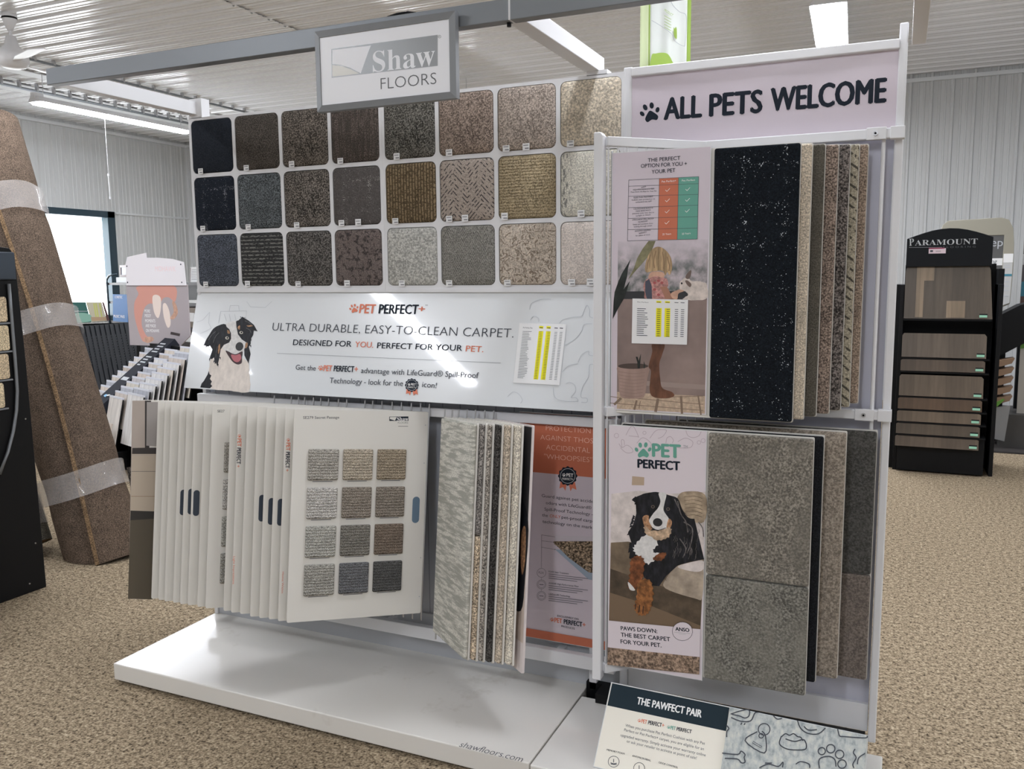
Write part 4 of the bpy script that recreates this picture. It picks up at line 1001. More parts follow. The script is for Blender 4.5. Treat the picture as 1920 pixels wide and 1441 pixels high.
P.poly([(220, 340), (278, 345), (277, 384), (218, 383)], mat('print_tan_lamp', (186, 164, 142), .5))
x0, x1 = .02, W_ - .004
z = lambda y, x=340: P.L((x, y))[1]
FUZ = pmat('print_white_fleece', (214, 204, 200), .1, 22); SOFA = pmat('print_taupe_sofa', (118, 103, 86), .2, 14); SOFD = pmat('print_dark_sofa', (86, 74, 61), .2, 20)
P.poly([(120, 425), (250, 410), (400, 425), (574, 415), (560, 780), (115, 700)], FUZ)
P.blob([(435, 450), (470, 415), (572, 430), (566, 560), (480, 545), (445, 500)], pmat('print_striped_cushion', (168, 150, 128), .2, 30))
for i in range(6): P.line([(470 + i * 2, 440 + i * 18), (520, 436 + i * 18), (566, 450 + i * 18)], 3, SOFA, smooth=True)
P.poly([(117, 660), (200, 655), (400, 700), (566, 740), (549, 1078), (108, 1035)], SOFA)
P.poly([(114, 785), (300, 850), (553, 930), (549, 1078), (108, 1035)], SOFD); P.poly([(111, 900), (300, 960), (549, 1060), (549, 1078), (108, 1035)], mat('print_brown_rug', (118, 98, 78), .5))
P.blob([(385, 830), (440, 772), (520, 755), (561, 745), (558, 920), (520, 928), (380, 880)], pmat('print_beige_pillow', (168, 154, 138), .2, 14))
P.blob([(440, 778), (500, 755), (562, 748), (561, 790), (520, 800)], FUZ)
P.poly(spline([(237, 468), (262, 430), (310, 418), (345, 417), (400, 432), (440, 448), (462, 500), (492, 540), (530, 545), (570, 548)], 4)[:-8] + [(567, 740), (500, 752), (440, 770), (385, 820), (350, 870), (300, 865), (262, 800), (246, 750), (205, 735), (216, 660), (200, 610), (226, 570), (240, 520)], DK)
P.blob([(348, 421), (384, 424), (376, 470), (372, 505), (397, 545), (400, 575), (372, 602), (325, 592), (300, 560), (320, 522), (345, 492), (356, 460)], WF)
P.blob([(270, 540), (298, 528), (302, 560), (318, 592), (288, 600)], TAN); P.blob([(396, 545), (412, 560), (402, 592), (385, 592)], TAN)
P.fur([(278, 582), (330, 604), (404, 590), (396, 630), (350, 648), (298, 632)], pmat('print_buff_fur', (190, 164, 138), .25, 60), 5)
P.fur([(238, 668), (288, 625), (342, 660), (318, 700), (350, 716), (300, 760), (262, 735), (230, 700)], WF)
P.fur([(320, 740), (350, 712), (385, 712), (360, 745)], pmat('print_rust_fur', (118, 72, 46), .35, 60), 3)
for c in ((320, 487), (393, 498)): P.ell(c[0], c[1], 9, 8, mat('print_amber_eye', (104, 92, 84), .5)); P.ell(c[0], c[1], 5, 5, DK)
P.ell(343, 562, 23, 20, mat('print_nose_black', (36, 37, 40)), 10)
P.line([(310, 585), (345, 600), (390, 585)], 3, DK, smooth=True)
GF = pmat('print_grey_fur', (104, 99, 98), .3, 60)
for k in range(46):
    q = R_.random(); x_, y_ = [(235 + 20 * q, 430 + 60 * q), (232 - 30 * q, 520 + 120 * q), (216 - 8 * q, 640 + 90 * q), (250 + 60 * q, 755 + 90 * q), (462 + 30 * q, 500 + 45 * q), (385 - 30 * q, 820 + 45 * q)][k % 6]
    P.poly([(x_ - 4, y_ - 5), (x_ + 7, y_ + 5), (x_ - 9 - 6 * R_.random() if k % 6 < 4 else x_ + 14, y_ + 9 + 8 * R_.random())], DK)
for k in range(30):
    x_, y_ = 420 + 130 * R_.random(), 590 + 130 * R_.random(); l = 14 + 26 * R_.random(); P.line([(x_, y_), (x_ + 2, y_ + l * .5), (x_ - 4, y_ + l)], 1.8, GF)
for pts in ([(440, 460), (455, 520), (480, 560), (490, 620)], [(470, 560), (510, 590), (505, 660), (480, 720)], [(450, 640), (480, 690), (460, 740)], [(540, 560), (560, 590), (565, 640)], [(425, 450), (448, 500)]): P.line(pts, 5, GF, smooth=True)
RF = mat('print_rust_fur', (120, 72, 44))
P.fur([(215, 745), (245, 723), (276, 745), (272, 820), (255, 860), (225, 890), (203, 868), (210, 820)], RF); P.blob([(200, 850), (215, 860), (235, 888), (210, 885)], WF)
P.fur([(252, 848), (302, 838), (320, 890), (312, 960), (290, 1002), (255, 1006), (233, 975), (244, 920)], pmat('print_brown_fur', (136, 90, 54), .35, 60))
for a, b in (((258, 960), (252, 995)), ((275, 965), (272, 1000)), ((238, 955), (236, 980))): P.line([a, b], 4, DK)
P.poly([(108, 1035), (549, 1076), (546, 1210), (103, 1163)], mat('print_pink_white', (222, 212, 218)))
P.poly([(103, 1163), (546, 1210), (544, 1294), (101, 1247)], carpet('printed_brown_carpet', (140, 120, 104), .35, 120))
for s_, a, b in (('PAWS DOWN:', (167, 1080), (342, 1095)), ('THE BEST CARPET', (167, 1111), (404, 1134)), ('FOR YOUR PET.', (166, 1144), (362, 1163))): P.text(s_, a, b, 19, NAVY, .016, .02)
P.ell(463, 1086, 50, 46, NAVY, 4); P.ell(463, 1086, 48, 44, mat('print_pink_white', (222, 212, 218)), 4)
P.text('ANSO', (430, 1082), (496, 1089), 17, NAVY, .016, .04); P.line([(424, 1090), (500, 1097)], 1.5, mat('rule_grey', (150, 152, 156))); P.line([(445, 1098), (480, 1101)], 1.2, mat('rule_grey', (150, 152, 156)))
po = P.build('photo_poster', lowR); po.matrix_local = lowP.mtx.inverted() @ P.mtx; po['label'] = 'pink white photo poster of a black white and tan dog on a sofa'

# ================================================================ counter card leaning at the front, bottom right
TL, TR = at_y(1146, 1278, -.34), at_y(1628, 1378, -.34)
BL = at_x(1113, 1441, TL[0])
P = Panel(TL, TR - TL, TL - BL)
wd = float(np.linalg.norm(TR - TL)); ln = float((TL[2] - .083) / P.vv[2])
es = thing('counter_card', 'leaning counter card with a dark blue title strip and a patterned carpet cushion beside it', 'counter card', P.mtx)
P.base(0, wd, -ln, 0, .008, mat('print_ivory', (234, 229, 216), .4, .4), mat('acrylic_edge', (210, 214, 216), .15, .5))
P.view(1100, 1240, 3.31)
z1 = P.L((132, 272))[1]; xs = P.L((888, 275))[0]
P.loc([(.004, z1), (xs, z1 + .001), (xs, -.003), (.004, -.003)], mat('dark_teal_print', (26, 42, 51), .6, .2))
P.text('THE PAWFECT PAIR', (310, 262), (710, 346), 44, WINK, 0, .04)
logo(P, 318, 375, 480, 408, 24); logo(P, 500, 415, 650, 445, 22, TEAL, None, 0, False)
tx = [('When you purchase Pet Perfect Cushion with any Pet', (240, 402), (733, 516)), ('Perfect or Pet Perfect+ carpet, you are eligible for an', (232, 430), (727, 550)), ('upgraded warranty. Simply activate your warranty online', (210, 462), (738, 588)), ('or ask your retailer to activate at point of sale!', (248, 500), (682, 606))]
for s_, a, b in tx: P.text(s_, a, b, 17, mat('rule_dark_grey', (100, 104, 110), .5), 0)
for s_, a, b, c in (('MEMORY FOAM', (124, 551), (234, 577), (168, 620)), ('ANTIMICROBIAL', (282, 588), (398, 619), (326, 660)), ('ODOR CONTROL', (446, 630), (566, 662), (500, 706))):
    P.text(s_, a, b, 11, NAVY, .016); P.ring(c[0], c[1], 34, 3, INK)
    P.line([(c[0] - 18, c[1] + 8), (c[0], c[1] + 14), (c[0] + 18, c[1] + 10)], 5, INK); P.line([(c[0] - 18, c[1] + 15), (c[0] + 18, c[1] + 19)], 4, INK); P.line([(c[0], c[1] - 16), (c[0], c[1] + 4)], 4, INK)
P.build('card', es)
# the cushion piece
Q = Panel(P.O, P.u, P.vv).view(1100, 1240, 3.31)
CU = mat('print_marbled_foam', (190, 196, 196), .8); t = NT(CU); t.xyz('Object')
t.put(t.b.inputs['Base Color'], t.ramp(t.noise(75, 3, .6, st=(1, 1, .6)), [(.3, lin((146, 154, 156))), (.5, lin((184, 189, 187))), (.7, lin((206, 207, 198)))]))
Q.mb.box(xs + .002, wd - .003, -.010, 0, -ln + .002, -.004, CU); Q.k = 430
def dood(pts, closed=False): Q.line(pts, 7, INK, closed, True)
Q.O = P.O; 
dood([(897, 330), (960, 310), (1008, 305), (1010, 340), (985, 355), (950, 342), (895, 330)]); dood([(900, 352), (960, 375), (1020, 372), (1045, 325), (1072, 320)]); dood([(965, 385), (958, 398)]); dood([(985, 388), (978, 398)])
dood([(1160, 340), (1185, 362), (1220, 355)]); dood([(1310, 372), (1330, 420), (1375, 450), (1440, 452), (1490, 408)]); dood([(1350, 408), (1380, 430), (1440, 425)])
dood([(1558, 422), (1570, 465), (1600, 470), (1730, 478), (1738, 462)])
dood([(1060, 440), (985, 495), (1105, 572), (1112, 470), (1085, 432)]); Q.ring(1085, 465, 14, 6, INK); Q.ring(1103, 425, 36, 6, INK); Q.line([(1035, 505), (1085, 535)], 13, INK); Q.line([(1035, 505), (1085, 535)], 6, CU)
dood([(1212, 470), (1235, 452), (1260, 462), (1285, 452), (1310, 470), (1330, 475), (1345, 500)]); dood([(1210, 468), (1198, 515), (1240, 545), (1300, 553), (1362, 545), (1350, 490), (1290, 500), (1225, 480)])
dood([(845, 572), (940, 580), (960, 560), (985, 580), (980, 600), (985, 628), (962, 632), (935, 608), (843, 604)])
for c in ((1460, 560, 22), (1515, 545, 26), (1570, 580, 26), (1585, 640, 26)): Q.ring(c[0], c[1], c[2], 7, INK)
dood([(1445, 665), (1445, 610), (1500, 592), (1540, 612), (1548, 665)]); dood([(1665, 548), (1655, 570), (1672, 600), (1652, 640), (1660, 668)]); dood([(1680, 640), (1690, 600), (1735, 570)])
dood([(1075, 662), (1130, 640), (1190, 655), (1220, 628), (1215, 668)]); dood([(1110, 634), (1160, 634)]); dood([(1300, 640), (1330, 625), (1380, 640), (1385, 668)]); dood([(870, 400), (885, 420), (872, 440), (872, 480)])
Q.build('carpet_cushion', es)
mb = MB(); a = P.vv; mb.prism([(wd * .25, -ln + .03), (wd * .75, -ln + .03), (wd * .65, -.06), (wd * .35, -.06)], .008, .012, WHITE); mb.build('easel_back', es)
# ================================================================ background, left side
# leaning carpet roll with plastic bands
ROLLM = carpet('roll_brown_pile', (95, 82, 71), .3, 170)
BACKM = carpet('roll_jute_back', (126, 104, 80), .3, 160)
WRAP = mat('clear_plastic_wrap', (214, 208, 204), 0.25, 0.5, alpha=.34, coat=.3)
def leaning(base, top):
    d = Vector(top) - Vector(base); L = d.length; zq = d.normalized()
    xq = Vector((CAM[1] * 0 + 1, 0, 0)); xq = (xq - zq * xq.dot(zq)).normalized(); yq = zq.cross(xq)
    return Matrix(((xq[0], yq[0], zq[0], base[0]), (xq[1], yq[1], zq[1], base[1]), (xq[2], yq[2], zq[2], base[2]), (0, 0, 0, 1))), L
def ground(vs, M, lo=.003):       # the foot of the roll flattens on the floor
    out = []
    for v in vs:
        wz = M[2][0] * v[0] + M[2][1] * v[1] + M[2][2] * v[2] + M[2][3]
        out.append(v if wz >= lo else (v[0], v[1], v[2] + (lo - wz) / M[2][2]))
    return out
mtx, L = leaning((-2.40, .60, .06), (-3.32, .70, 2.53))
r = thing('carpet_roll', 'thick brown carpet roll leaning at the left, bound with three plastic bands', 'carpet roll', mtx)
mb = MB(); prof = []; n = 44
R0 = .205
FL = math.radians(-48)      # where the outer flap ends
for k in range(n + 1):
    a = FL + 2 * math.pi * k / n; prof.append((a, R0 + .024 * (1 - k / n)))
NZ = 40
vs = []
for iz in range(NZ + 1):
    zz = -.12 + (L + .12) * iz / NZ; pinch = 1 - .04 * math.exp(-((zz - .36) / .1) ** 2) - .04 * math.exp(-((zz - 1.33) / .1) ** 2) - .05 * math.exp(-((zz - 2.08) / .09) ** 2)
    tw = .18 * math.sin(zz * 1.3)
    for a, q in prof: vs.append((q * pinch * math.cos(a + tw), q * pinch * math.sin(a + tw), zz))
fs = []
for iz in range(NZ):
    for k in range(n):
        fs.append((iz * (n + 1) + k, iz * (n + 1) + k + 1, (iz + 1) * (n + 1) + k + 1, (iz + 1) * (n + 1) + k))
vs = ground(vs, mtx)
mb.raw(vs, fs, ROLLM)
body = mb.build('pile_body', r, smooth=True)
mb = MB(); vs = []
for iz in range(NZ + 1):       # the thick flap edge
    zz = -.12 + (L + .12) * iz / NZ; tw = .18 * math.sin(zz * 1.3)
    for a, q in ((FL + tw + .02, R0 + .034), (FL + tw - .07, R0 + .030), (FL + tw - .08, R0 - .012), (FL + tw + .05, R0 - .012)): vs.append((q * .985 * math.cos(a), q * .985 * math.sin(a), zz))
fs = [(iz * 4 + j, iz * 4 + (j + 1) % 4, (iz + 1) * 4 + (j + 1) % 4, (iz + 1) * 4 + j) for iz in range(NZ) for j in range(4)]
vs = ground(vs, mtx, .002); mb.raw(vs, fs, BACKM); mb.build('flap_edge', r)
for zz, fl_ in ((L - .004, 1),):      # spiral end
    mb = MB()
    for j in range(6):
        q0, q1 = .2 - .033 * j, .2 - .033 * (j + 1) + .004
        vs = [(q * math.cos(a), q * math.sin(a), zz) for q in (q0, q1) for a in (2 * math.pi * k / 24 for k in range(24))]
        mb.raw(vs, [(k, (k + 1) % 24, 24 + (k + 1) % 24, 24 + k) for k in range(24)], BACKM)
    mb.build('rolled_end', r)
for zc_, hw in ((.36, .075), (1.33, .07), (2.08, .085)):
    mb = MB(); vs = []; nn = 40
    for zz in (zc_ - hw, zc_ - hw * .3, zc_ + hw * .3, zc_ + hw):
        for k in range(nn): a = 2 * math.pi * k / nn; q = .240 + .004 * math.sin(k * 5 + zz * 50) - .004 * (1 - abs(zz - zc_) / hw); vs.append((q * math.cos(a), q * math.sin(a), zz + .012 * math.sin(a * 2 + zc_)))
    mb.raw(vs, [(i * nn + k, i * nn + (k + 1) % nn, (i + 1) * nn + (k + 1) % nn, (i + 1) * nn + k) for i in range(3) for k in range(nn)], WRAP); mb.build('plastic_band', r, smooth=True)
# second, paler roll behind it and a thin mottled one
def plain_roll(base, top, R, m, lb, nm='carpet_roll'):
    mtx, L = leaning(base, top); r = thing(nm, lb, 'carpet roll', mtx, None)
    mb = MB(); n = 32; vs = []
    for iz in range(13):
        zz = L * iz / 12
        for k in range(n): a = 2 * math.pi * k / n; q = R * (1 + .02 * math.sin(3 * a + zz * 4)); vs.append((q * math.cos(a), q * math.sin(a), zz))
    mb.raw(vs, [(i * n + k, i * n + (k + 1) % n, (i + 1) * n + (k + 1) % n, (i + 1) * n + k) for i in range(12) for k in range(n)], m); mb.build('pile_body', r, smooth=True)
    for zz in (.003, L - .003):
        mb = MB(); vs = [(q * math.cos(a), q * math.sin(a), zz) for q in (R, R * .3) for a in (2 * math.pi * k / 24 for k in range(24))]
        mb.raw(vs, [(k, (k + 1) % 24, 24 + (k + 1) % 24, 24 + k) for k in range(24)], BACKM); mb.build('rolled_end', r)
    return r, L
r2, L2 = plain_roll((-2.80, .38, .04), (-3.72, .50, 2.3), .17, carpet('roll_grey_pile', (112, 108, 98), .3, 160), 'grey plastic wrapped carpet roll half hidden behind the thick brown roll')
mb = MB(); mb.tube([(0, 0, .1), (0, 0, .9)], .176, WRAP, 28, caps=False); mb.build('plastic_band', r2, smooth=True)
r3, L3 = plain_roll((-2.30, .93, .03), (-2.40, .95, .46), .10, carpet('roll_mottled', (104, 98, 92), .5, 60, 'blotch', (150, 146, 140), .8), 'short mottled grey roll with red printing peeping out right of the brown roll')
RED = mat('red_print', (190, 44, 40), .5)
mb = MB()
for k in range(7):
    a = math.radians(-30); u_ = (.1035 * math.cos(a), .1035 * math.sin(a)); zz = .10 + k * .045
    mb.tube([(u_[0], u_[1], zz), (u_[0] + .003, u_[1] + .004, zz + .03)], .004, RED, 5)
mb.build('red_lettering', r3)

# black sample display at the left edge
bd = thing('sample_rack', 'black display rack at the left edge with beige carpet samples in a curved bay', 'display rack', loc(-2.21, 0, 0))
mb = MB(); mb.prism([(-1.3, 0.012), (.075, .0), (.06, 1.2), (.045, 1.72), (.02, 1.755), (-.08, 1.765), (-1.3, 1.765)], -.02, .02, BLACK)
mb.v = [(-y, x - .0, z) for x, y, z in mb.v]
side = mb.build('side_panel', bd, bevel=.004)
mb = MB(); mb.box(-.5, -.03, -1.3, .05, .02, .08, BLACK); mb.box(-.5, -.03, -1.3, .04, 1.70, 1.75, BLACK); mb.box(-.46, -.42, -1.3, .03, .08, 1.7, BLACK); mb.build('carcass', bd)
mb = MB(); mb.box(.02, .034, -.7, .035, 1.60, 1.735, mat('blue_black_cap', (50, 60, 72), .4)); mb.build('header_cap', bd, bevel=.006)
mb = MB(); mb.tube([(.032, -.008 - .16 * (max(0, (1.1 - zz) / .5)) ** 2, zz) for zz in (1.58, 1.45, 1.3, 1.15, 1.05, .95, .85, .75, .65)], .008, GREYM, 8); mb.build('curved_rail', bd, smooth=True)
for i, zz in enumerate((1.45, 1.31, 1.17, 1.03)):
    mb = MB(); mb.prism(rrect(-.5, -.028 - (.0, .0, .012, .05)[i], zz - .055, zz + .068, .012, 3), -.012, 0, carpet('bay_carpet_%d' % (i % 2), ((196, 178, 150), (204, 188, 158))[i % 2], .25, 150))
    mb.v = [(.022 - y, x, z_) for x, y, z_ in mb.v]; mb.build('carpet_sample', bd, bevel=.004)
    mb = MB(); mb.box(.02, .032, -.5, -.016 - (.0, .0, .01, .045)[i], zz - .066, zz - .058, GREYM); mb.build('divider', bd)
for yy, zz in ((.03, .25), (.03, .9), (-.02, .05)): mb = MB(); mb.tube([(.02, yy, zz), (.024, yy, zz)], .004, STEEL, 8); mb.build('screw', bd)

# stepped rack of plank boards with photo header
SD, SA = np.array([.358, .934, 0]), np.array([.934, -.358, 0])      # depth and across directions
O0 = np.array([-4.23, 2.35, 0.0])
def M3(o, u, v):
    u = np.array(u, float) / np.linalg.norm(u); v = np.array(v, float); v = v - u * (u @ v); v /= np.linalg.norm(v); y_ = np.cross(v, u)
    return Matrix(((u[0], y_[0], v[0], o[0]), (u[1], y_[1], v[1], o[1]), (u[2], y_[2], v[2], o[2]), (0, 0, 0, 1)))
sr = thing('stepped_rack', 'black stepped plank rack with a dark sloping label spine, behind the brown carpet roll', 'display rack', M3(O0, SA, (0, 0, 1)))
LABM = mat('dark_label_spine', (44, 46, 54), .75, .15)
mb = MB(); vs = []
for yy, zz in ((-.08, .52), (.60, 1.06)):
    vs += [(-.33, yy, zz), (-.115, yy, zz), (-.115, yy + .04, zz - .06), (-.33, yy + .04, zz - .06)]
mb.raw(vs, [(0, 1, 2, 3), (7, 6, 5, 4), (0, 4, 5, 1), (1, 5, 6, 2), (2, 6, 7, 3), (3, 7, 4, 0)], LABM); sp = mb.build('label_spine', sr)
def on_spine(q, x_): return (x_, -.08 + .68 * q, .523 + .54 * q)
mb = MB()
for q, wd in ((.9, .055), (.86, .06), (.82, .05), (.78, .06), (.7, .06), (.66, .05), (.62, .055), (.58, .03)):
    a, b = on_spine(q, -.29), on_spine(q, -.29 + wd * 2); mb.face([a, b, (b[0], b[1] + .012, b[2] + .0095), (a[0], a[1] + .012, a[2] + .0095)], FAINT)
a = on_spine(.36, -.29); mb.face([a, (a[0] + .13, a[1], a[2]), (a[0] + .13, a[1] + .03, a[2] + .024), (a[0], a[1] + .03, a[2] + .024)], FAINT)
mb.build('spine_lettering', sp)
mb = MB(); mb.box(-.65, .55, .0, .62, .02, .09, BLACK); mb.box(-.62, .5, .56, .60, .09, 1.0, BLACK)
for xx in (-.62, -.34, -.11, .17, .48): mb.box(xx - .006, xx + .006, .02, .6, .06, .5, BLACK)
mb.build('carcass', sr)
for xx in (-.02, .16): mb = MB(); mb.box(xx - .02, xx + .02, -.14, .02, .0, .16, BLACK); mb.build('foot', sr, bevel=.004)
mb = MB(); mb.box(.04, .14, -.12, -.10, .0, .12, BLACK); mb.build('foot_plate', sr)
PLK = [(232, 226, 220), (222, 210, 200), (196, 198, 206), (228, 220, 206), (210, 205, 206), (228, 214, 202), (190, 192, 200), (222, 212, 200), (240, 238, 236), (206, 192, 180), (232, 222, 210)]
def plank_mat(i):
    nm = 'plank_%d' % i
    if nm in MATS: return MATS[nm]
    m = mat(nm, PLK[i], .4, .4); t = NT(m); t.xyz('Object')
    t.put(t.b.inputs['Base Color'], t.mix(t.thr(t.noise(24, 4, .6, st=(1, 1, .1)), .35, .7), lin(sh(PLK[i], .86)), lin(PLK[i]))); return m
GRP = 'plank boards in the stepped rack'
def plank_board(o, wd, ht, i, lb, lean=.22):
    v = np.array([0, 0, 1.0]) + SD * lean
    r = thing('plank_board', lb, 'sample board', M3(o, SA, v), GRP)
    mb = MB(); mb.box(0, wd, -.004, .004, -ht, 0, plank_mat(i)); mb.box(0, wd, .004, .014, -ht, -.004, BLACK); mb.build('plank_face', r)
    mb = MB(); mb.box(-.001, wd + .001, -.006, .016, -.004, .012, mat('pale_top_strip', (214, 216, 224), .35, .4)); mb.build('top_strip', r)
base = lambda x_, y_, z_: O0 + SA * x_ + SD * y_ + np.array([0, 0, z_])
for k in range(11):
    lab = 'pale plank board low at the front of the stepped rack, its whole face showing' if k == 0 else 'plank board in the middle column of the stepped rack'
    plank_board(base(-.10, .0 + .05 * k, .60 + .037 * k), .265, (.52 if k == 0 else .3), k % 11, lab)
for k in range(10): plank_board(base(-.61, .06 + .052 * k, .60 + .039 * k), .27, .3, (k + 4) % 11, 'plank board in the left column of the stepped rack')
for k in range(10): plank_board(base(.18, .05 + .052 * k, .645 + .040 * k), .30, .42, (8 if k in (0, 2, 4, 6) else (k + 5) % 11), 'white topped plank board in the right column of the stepped rack')
r = thing('plank_board', 'wide pale plank board standing low beside the black rack foot', 'sample board', M3(base(.07, -.13, .42), SA, np.array([0, 0, 1.0]) + SD * .3 + SA * .12), GRP)
mb = MB(); mb.box(0, .11, -.005, .005, -.34, 0, plank_mat(0)); mb.box(.112, .2, -.005, .005, -.34, 0, plank_mat(5)); mb.build('plank_face', r)
# blue arrow marker on the spine
a = np.array(on_spine(.12, -.26)); mb = MB(); mb.prism([(0, 0), (.05, -.008), (.05, .02), (.02, .024), (.0, .016)], 0, .008, mat('blue_plastic', (104, 170, 214), .4)); mb.prism([(.045, .003), (.085, .012), (.085, .03), (.045, .02)], 0, .007, PAPER)
o = mb.build('label_clip', mtx=M3(base(a[0], a[1], a[2] + .003), SA, SD + np.array([0, 0, .8]))); tag(o, 'blue and white plastic clip lying on the dark sloping spine', 'clip')
# photo header board at the back of the rack
P = Panel(base(-.42, .63, 1.0), (1, .04, 0), (0, .05, 1)).view(110, 460, 5.146)
pc = [P.L(q) for q in ((650, 380), (1232, 380), (1258, 960), (690, 960))]
hb = thing('photo_header', 'tall photo header board with a white arched top above the plank rack', 'header board', P.mtx)
x0, x1, z0, zm = pc[0][0], pc[1][0] + .01, pc[3][1], pc[0][1]
P.mb.prism([(x0 + .03, z0), (x1 - .1, z0), (x1 + .02, z0 + .1), (x1, zm), (x0, zm)], 0, .012, mat('print_warm_grey_room', (176, 167, 170), .3, .5, coat=.5))
P.blob([(770, 390), (1110, 385), (1125, 540), (1060, 500), (1000, 520), (960, 640), (900, 560), (830, 600), (800, 750), (840, 860), (880, 900), (810, 920), (740, 720), (730, 560), (770, 470)], mat('print_salmon_sweater', (214, 156, 142), .3, .5))
P.blob([(905, 500), (945, 475), (985, 510), (985, 620), (960, 700), (920, 640)], mat('print_pale_jug', (238, 222, 212), .3)); P.blob([(1005, 575), (1035, 560), (1070, 640), (1080, 760), (1050, 790), (1015, 690)], mat('print_pale_jug', (238, 222, 212)))
P.blob([(1095, 540), (1130, 560), (1150, 650), (1110, 710), (1075, 700), (1110, 640)], SK); P.blob([(830, 890), (900, 880), (915, 915), (860, 940), (825, 920)], SK)
for s_, y, x_ in (('MORE', 645, 882), ('MESSY', 690, 892), ('MOMENTS', 740, 932), ('ARE MADE', 787, 938), ('ON MOHAWK', 835, 972)): P.text(s_, (828 + (y - 645) * .08, y), (x_, y + 3), 30, WINK, .01)
P.line([(1085, 845), (1165, 862)], 26, mat('print_dark_room', (70, 62, 62), .4))
P.build('photo_panel', hb)
WT = mat('white_plastic_header', (240, 236, 240), .2, .5, coat=.5)
T_ = Panel(P.O - P.n * .0 + P.n * .012, P.u, P.vv).view(110, 460, 5.146)
T_.mb.prism([T_.L(q) for q in ((655, 385), (1228, 385), (1205, 160), (1100, 130), (960, 118), (845, 118), (843, 70), (660, 112), (645, 180))], 0, .008, WT)
for q in ((1178, 182), (1188, 356), (665, 356), (658, 200)): T_.ell(q[0], q[1], 6, 8, INK)
T_.text('MOHAWK', (930, 250), (1130, 250), 50, mat('print_faint_pink', (240, 214, 216), .3), 0)
T_.build('white_arch', hb).matrix_local = P.mtx.inverted() @ T_.mtx
mb = MB(); zb = z0; mb.box(x0 + .1, x0 + .13, .012, .03, z0 - .5, zm, BLACK); mb.box(x1 - .13, x1 - .1, .012, .03, z0 - .5, zm, BLACK); mb.build('support_post', hb)

# row of black sample books on a stand
BKM = mat('black_book', (24, 27, 33), .4, .4); DOT = mat('pale_book_print', (176, 180, 184), .6)
bs = thing('book_stand', 'low dark stand under the row of black sample books', 'stand', loc(0, 0, 0))
Dq = 9.0
a, b = CAM + ray(118, 615) * Dq, CAM + ray(252, 605) * (Dq + .5)
for k in range(14):
    q = k / 13.0; px, py = 128 + 119 * q, 613 - 9 * q
    p0 = CAM + ray(px, py) * (Dq + .4 * q)
    dv = np.array([p0[0], p0[1], 0]) - np.array([CAM[0], CAM[1], 0]); dv /= np.linalg.norm(dv); sd = np.array([dv[1], -dv[0], 0])
    r = thing('sample_book', 'black sample book with dotted white spine print in the slanted row', 'sample book', M3(p0, sd * .86 + dv * .5, np.array([0, 0, 1.0]) + dv * .18 - sd * .17), 'black sample books')
    mb = MB(); mb.prism(rrect(-.03, .13, -.85, 0, .008, 3), 0, .03, BKM); mb.build('cover', r)
    mb = MB()
    for j in range(9 + (k * 3) % 7): mb.box(.015, .022, -.0015, 0, -.12 - j * .028 - .013, -.12 - j * .028, DOT)
    mb.build('spine_print', r)
c0 = (a + b) / 2
mb = MB(); mb.box(-.65, .65, .0, .5, .0, .34, BLACK); mb.box(-.68, .68, -.05, .55, .30, .34, BLACK)
o = mb.build('stand_body', bs); dv = np.array([c0[0] - CAM[0], c0[1] - CAM[1], 0]); dv /= np.linalg.norm(dv); sd = np.array([dv[1], -dv[0], 0])
bs.matrix_world = M3(np.array([c0[0], c0[1], 0]), sd, (0, 0, 1))
cz_ = CAM + ray(160, 606) * 9.93; mb = MB(); mb.box(-.35, .6, .0, .04, .02, .03, BLACK); lg = M3(np.array([cz_[0], cz_[1], cz_[2] - .035]), sd, (0, 0, 1))
mb.box(-.35, .6, .0, .03, -cz_[2] + .04, .03, BLACK); o = mb.build('brochure_ledge', mtx=lg); tag(o, 'dark ledge under the window carrying the brochures', 'ledge')
# brochures standing behind the books
def card(px4, D, nm, lb, cat, m, th=.01, tilt=None):
    q = [CAM + ray(x, y) * D for x, y in px4]
    n_ = np.cross(q[1] - q[0], q[3] - q[0]); n_ /= np.linalg.norm(n_)
    if n_ @ (CAM - q[0]) < 0: n_ = -n_
    P = Panel(q[3], q[2] - q[3], q[0] - q[3]); L4 = [((p - q[3]) @ P.u, (p - q[3]) @ P.vv) for p in q]
    P.mb.prism([(float(a_), float(b_)) for a_, b_ in L4[::-1]], 0, th, m); return P
P = card([(118, 566), (160, 566), (170, 604), (122, 606)], 9.9, '', '', '', mat('brochure_green', (46, 104, 96), .5)).view(110, 460, 5.146)
P.blob([(110, 680), (200, 650), (300, 665), (315, 730), (130, 745), (100, 720)], mat('brochure_mint', (142, 190, 172), .5))
for y, x_ in ((590, 150), (612, 140), (634, 280)): P.line([(85, y), (x_, y)], 5, FAINT)
tag(P.build('brochure'), 'dark green brochure with a mint wave standing below the window', 'brochure')
P = card([(161, 566), (190, 566), (200, 601), (171, 603)], 9.9, '', '', '', mat('brochure_cream', (206, 200, 176), .5)).view(110, 460, 5.146)
for x_ in (340, 360, 395): P.line([(x_, 560), (x_ + 22, 690)], 14, mat('brochure_lime', (206, 208, 120), .5))
P.poly([(310, 690), (455, 690), (462, 722), (318, 728)], mat('brochure_tan', (190, 160, 128), .5))
tag(P.build('brochure'), 'cream brochure with lime stripes beside the green one below the window', 'brochure')
P = card([(191, 566), (194, 566), (205, 600), (201, 601)], 9.88, '', '', '', mat('dark_red_cover', (84, 48, 48), .5)); tag(P.build('brochure'), 'thin dark red cover edge right of the lime striped brochure', 'brochure')

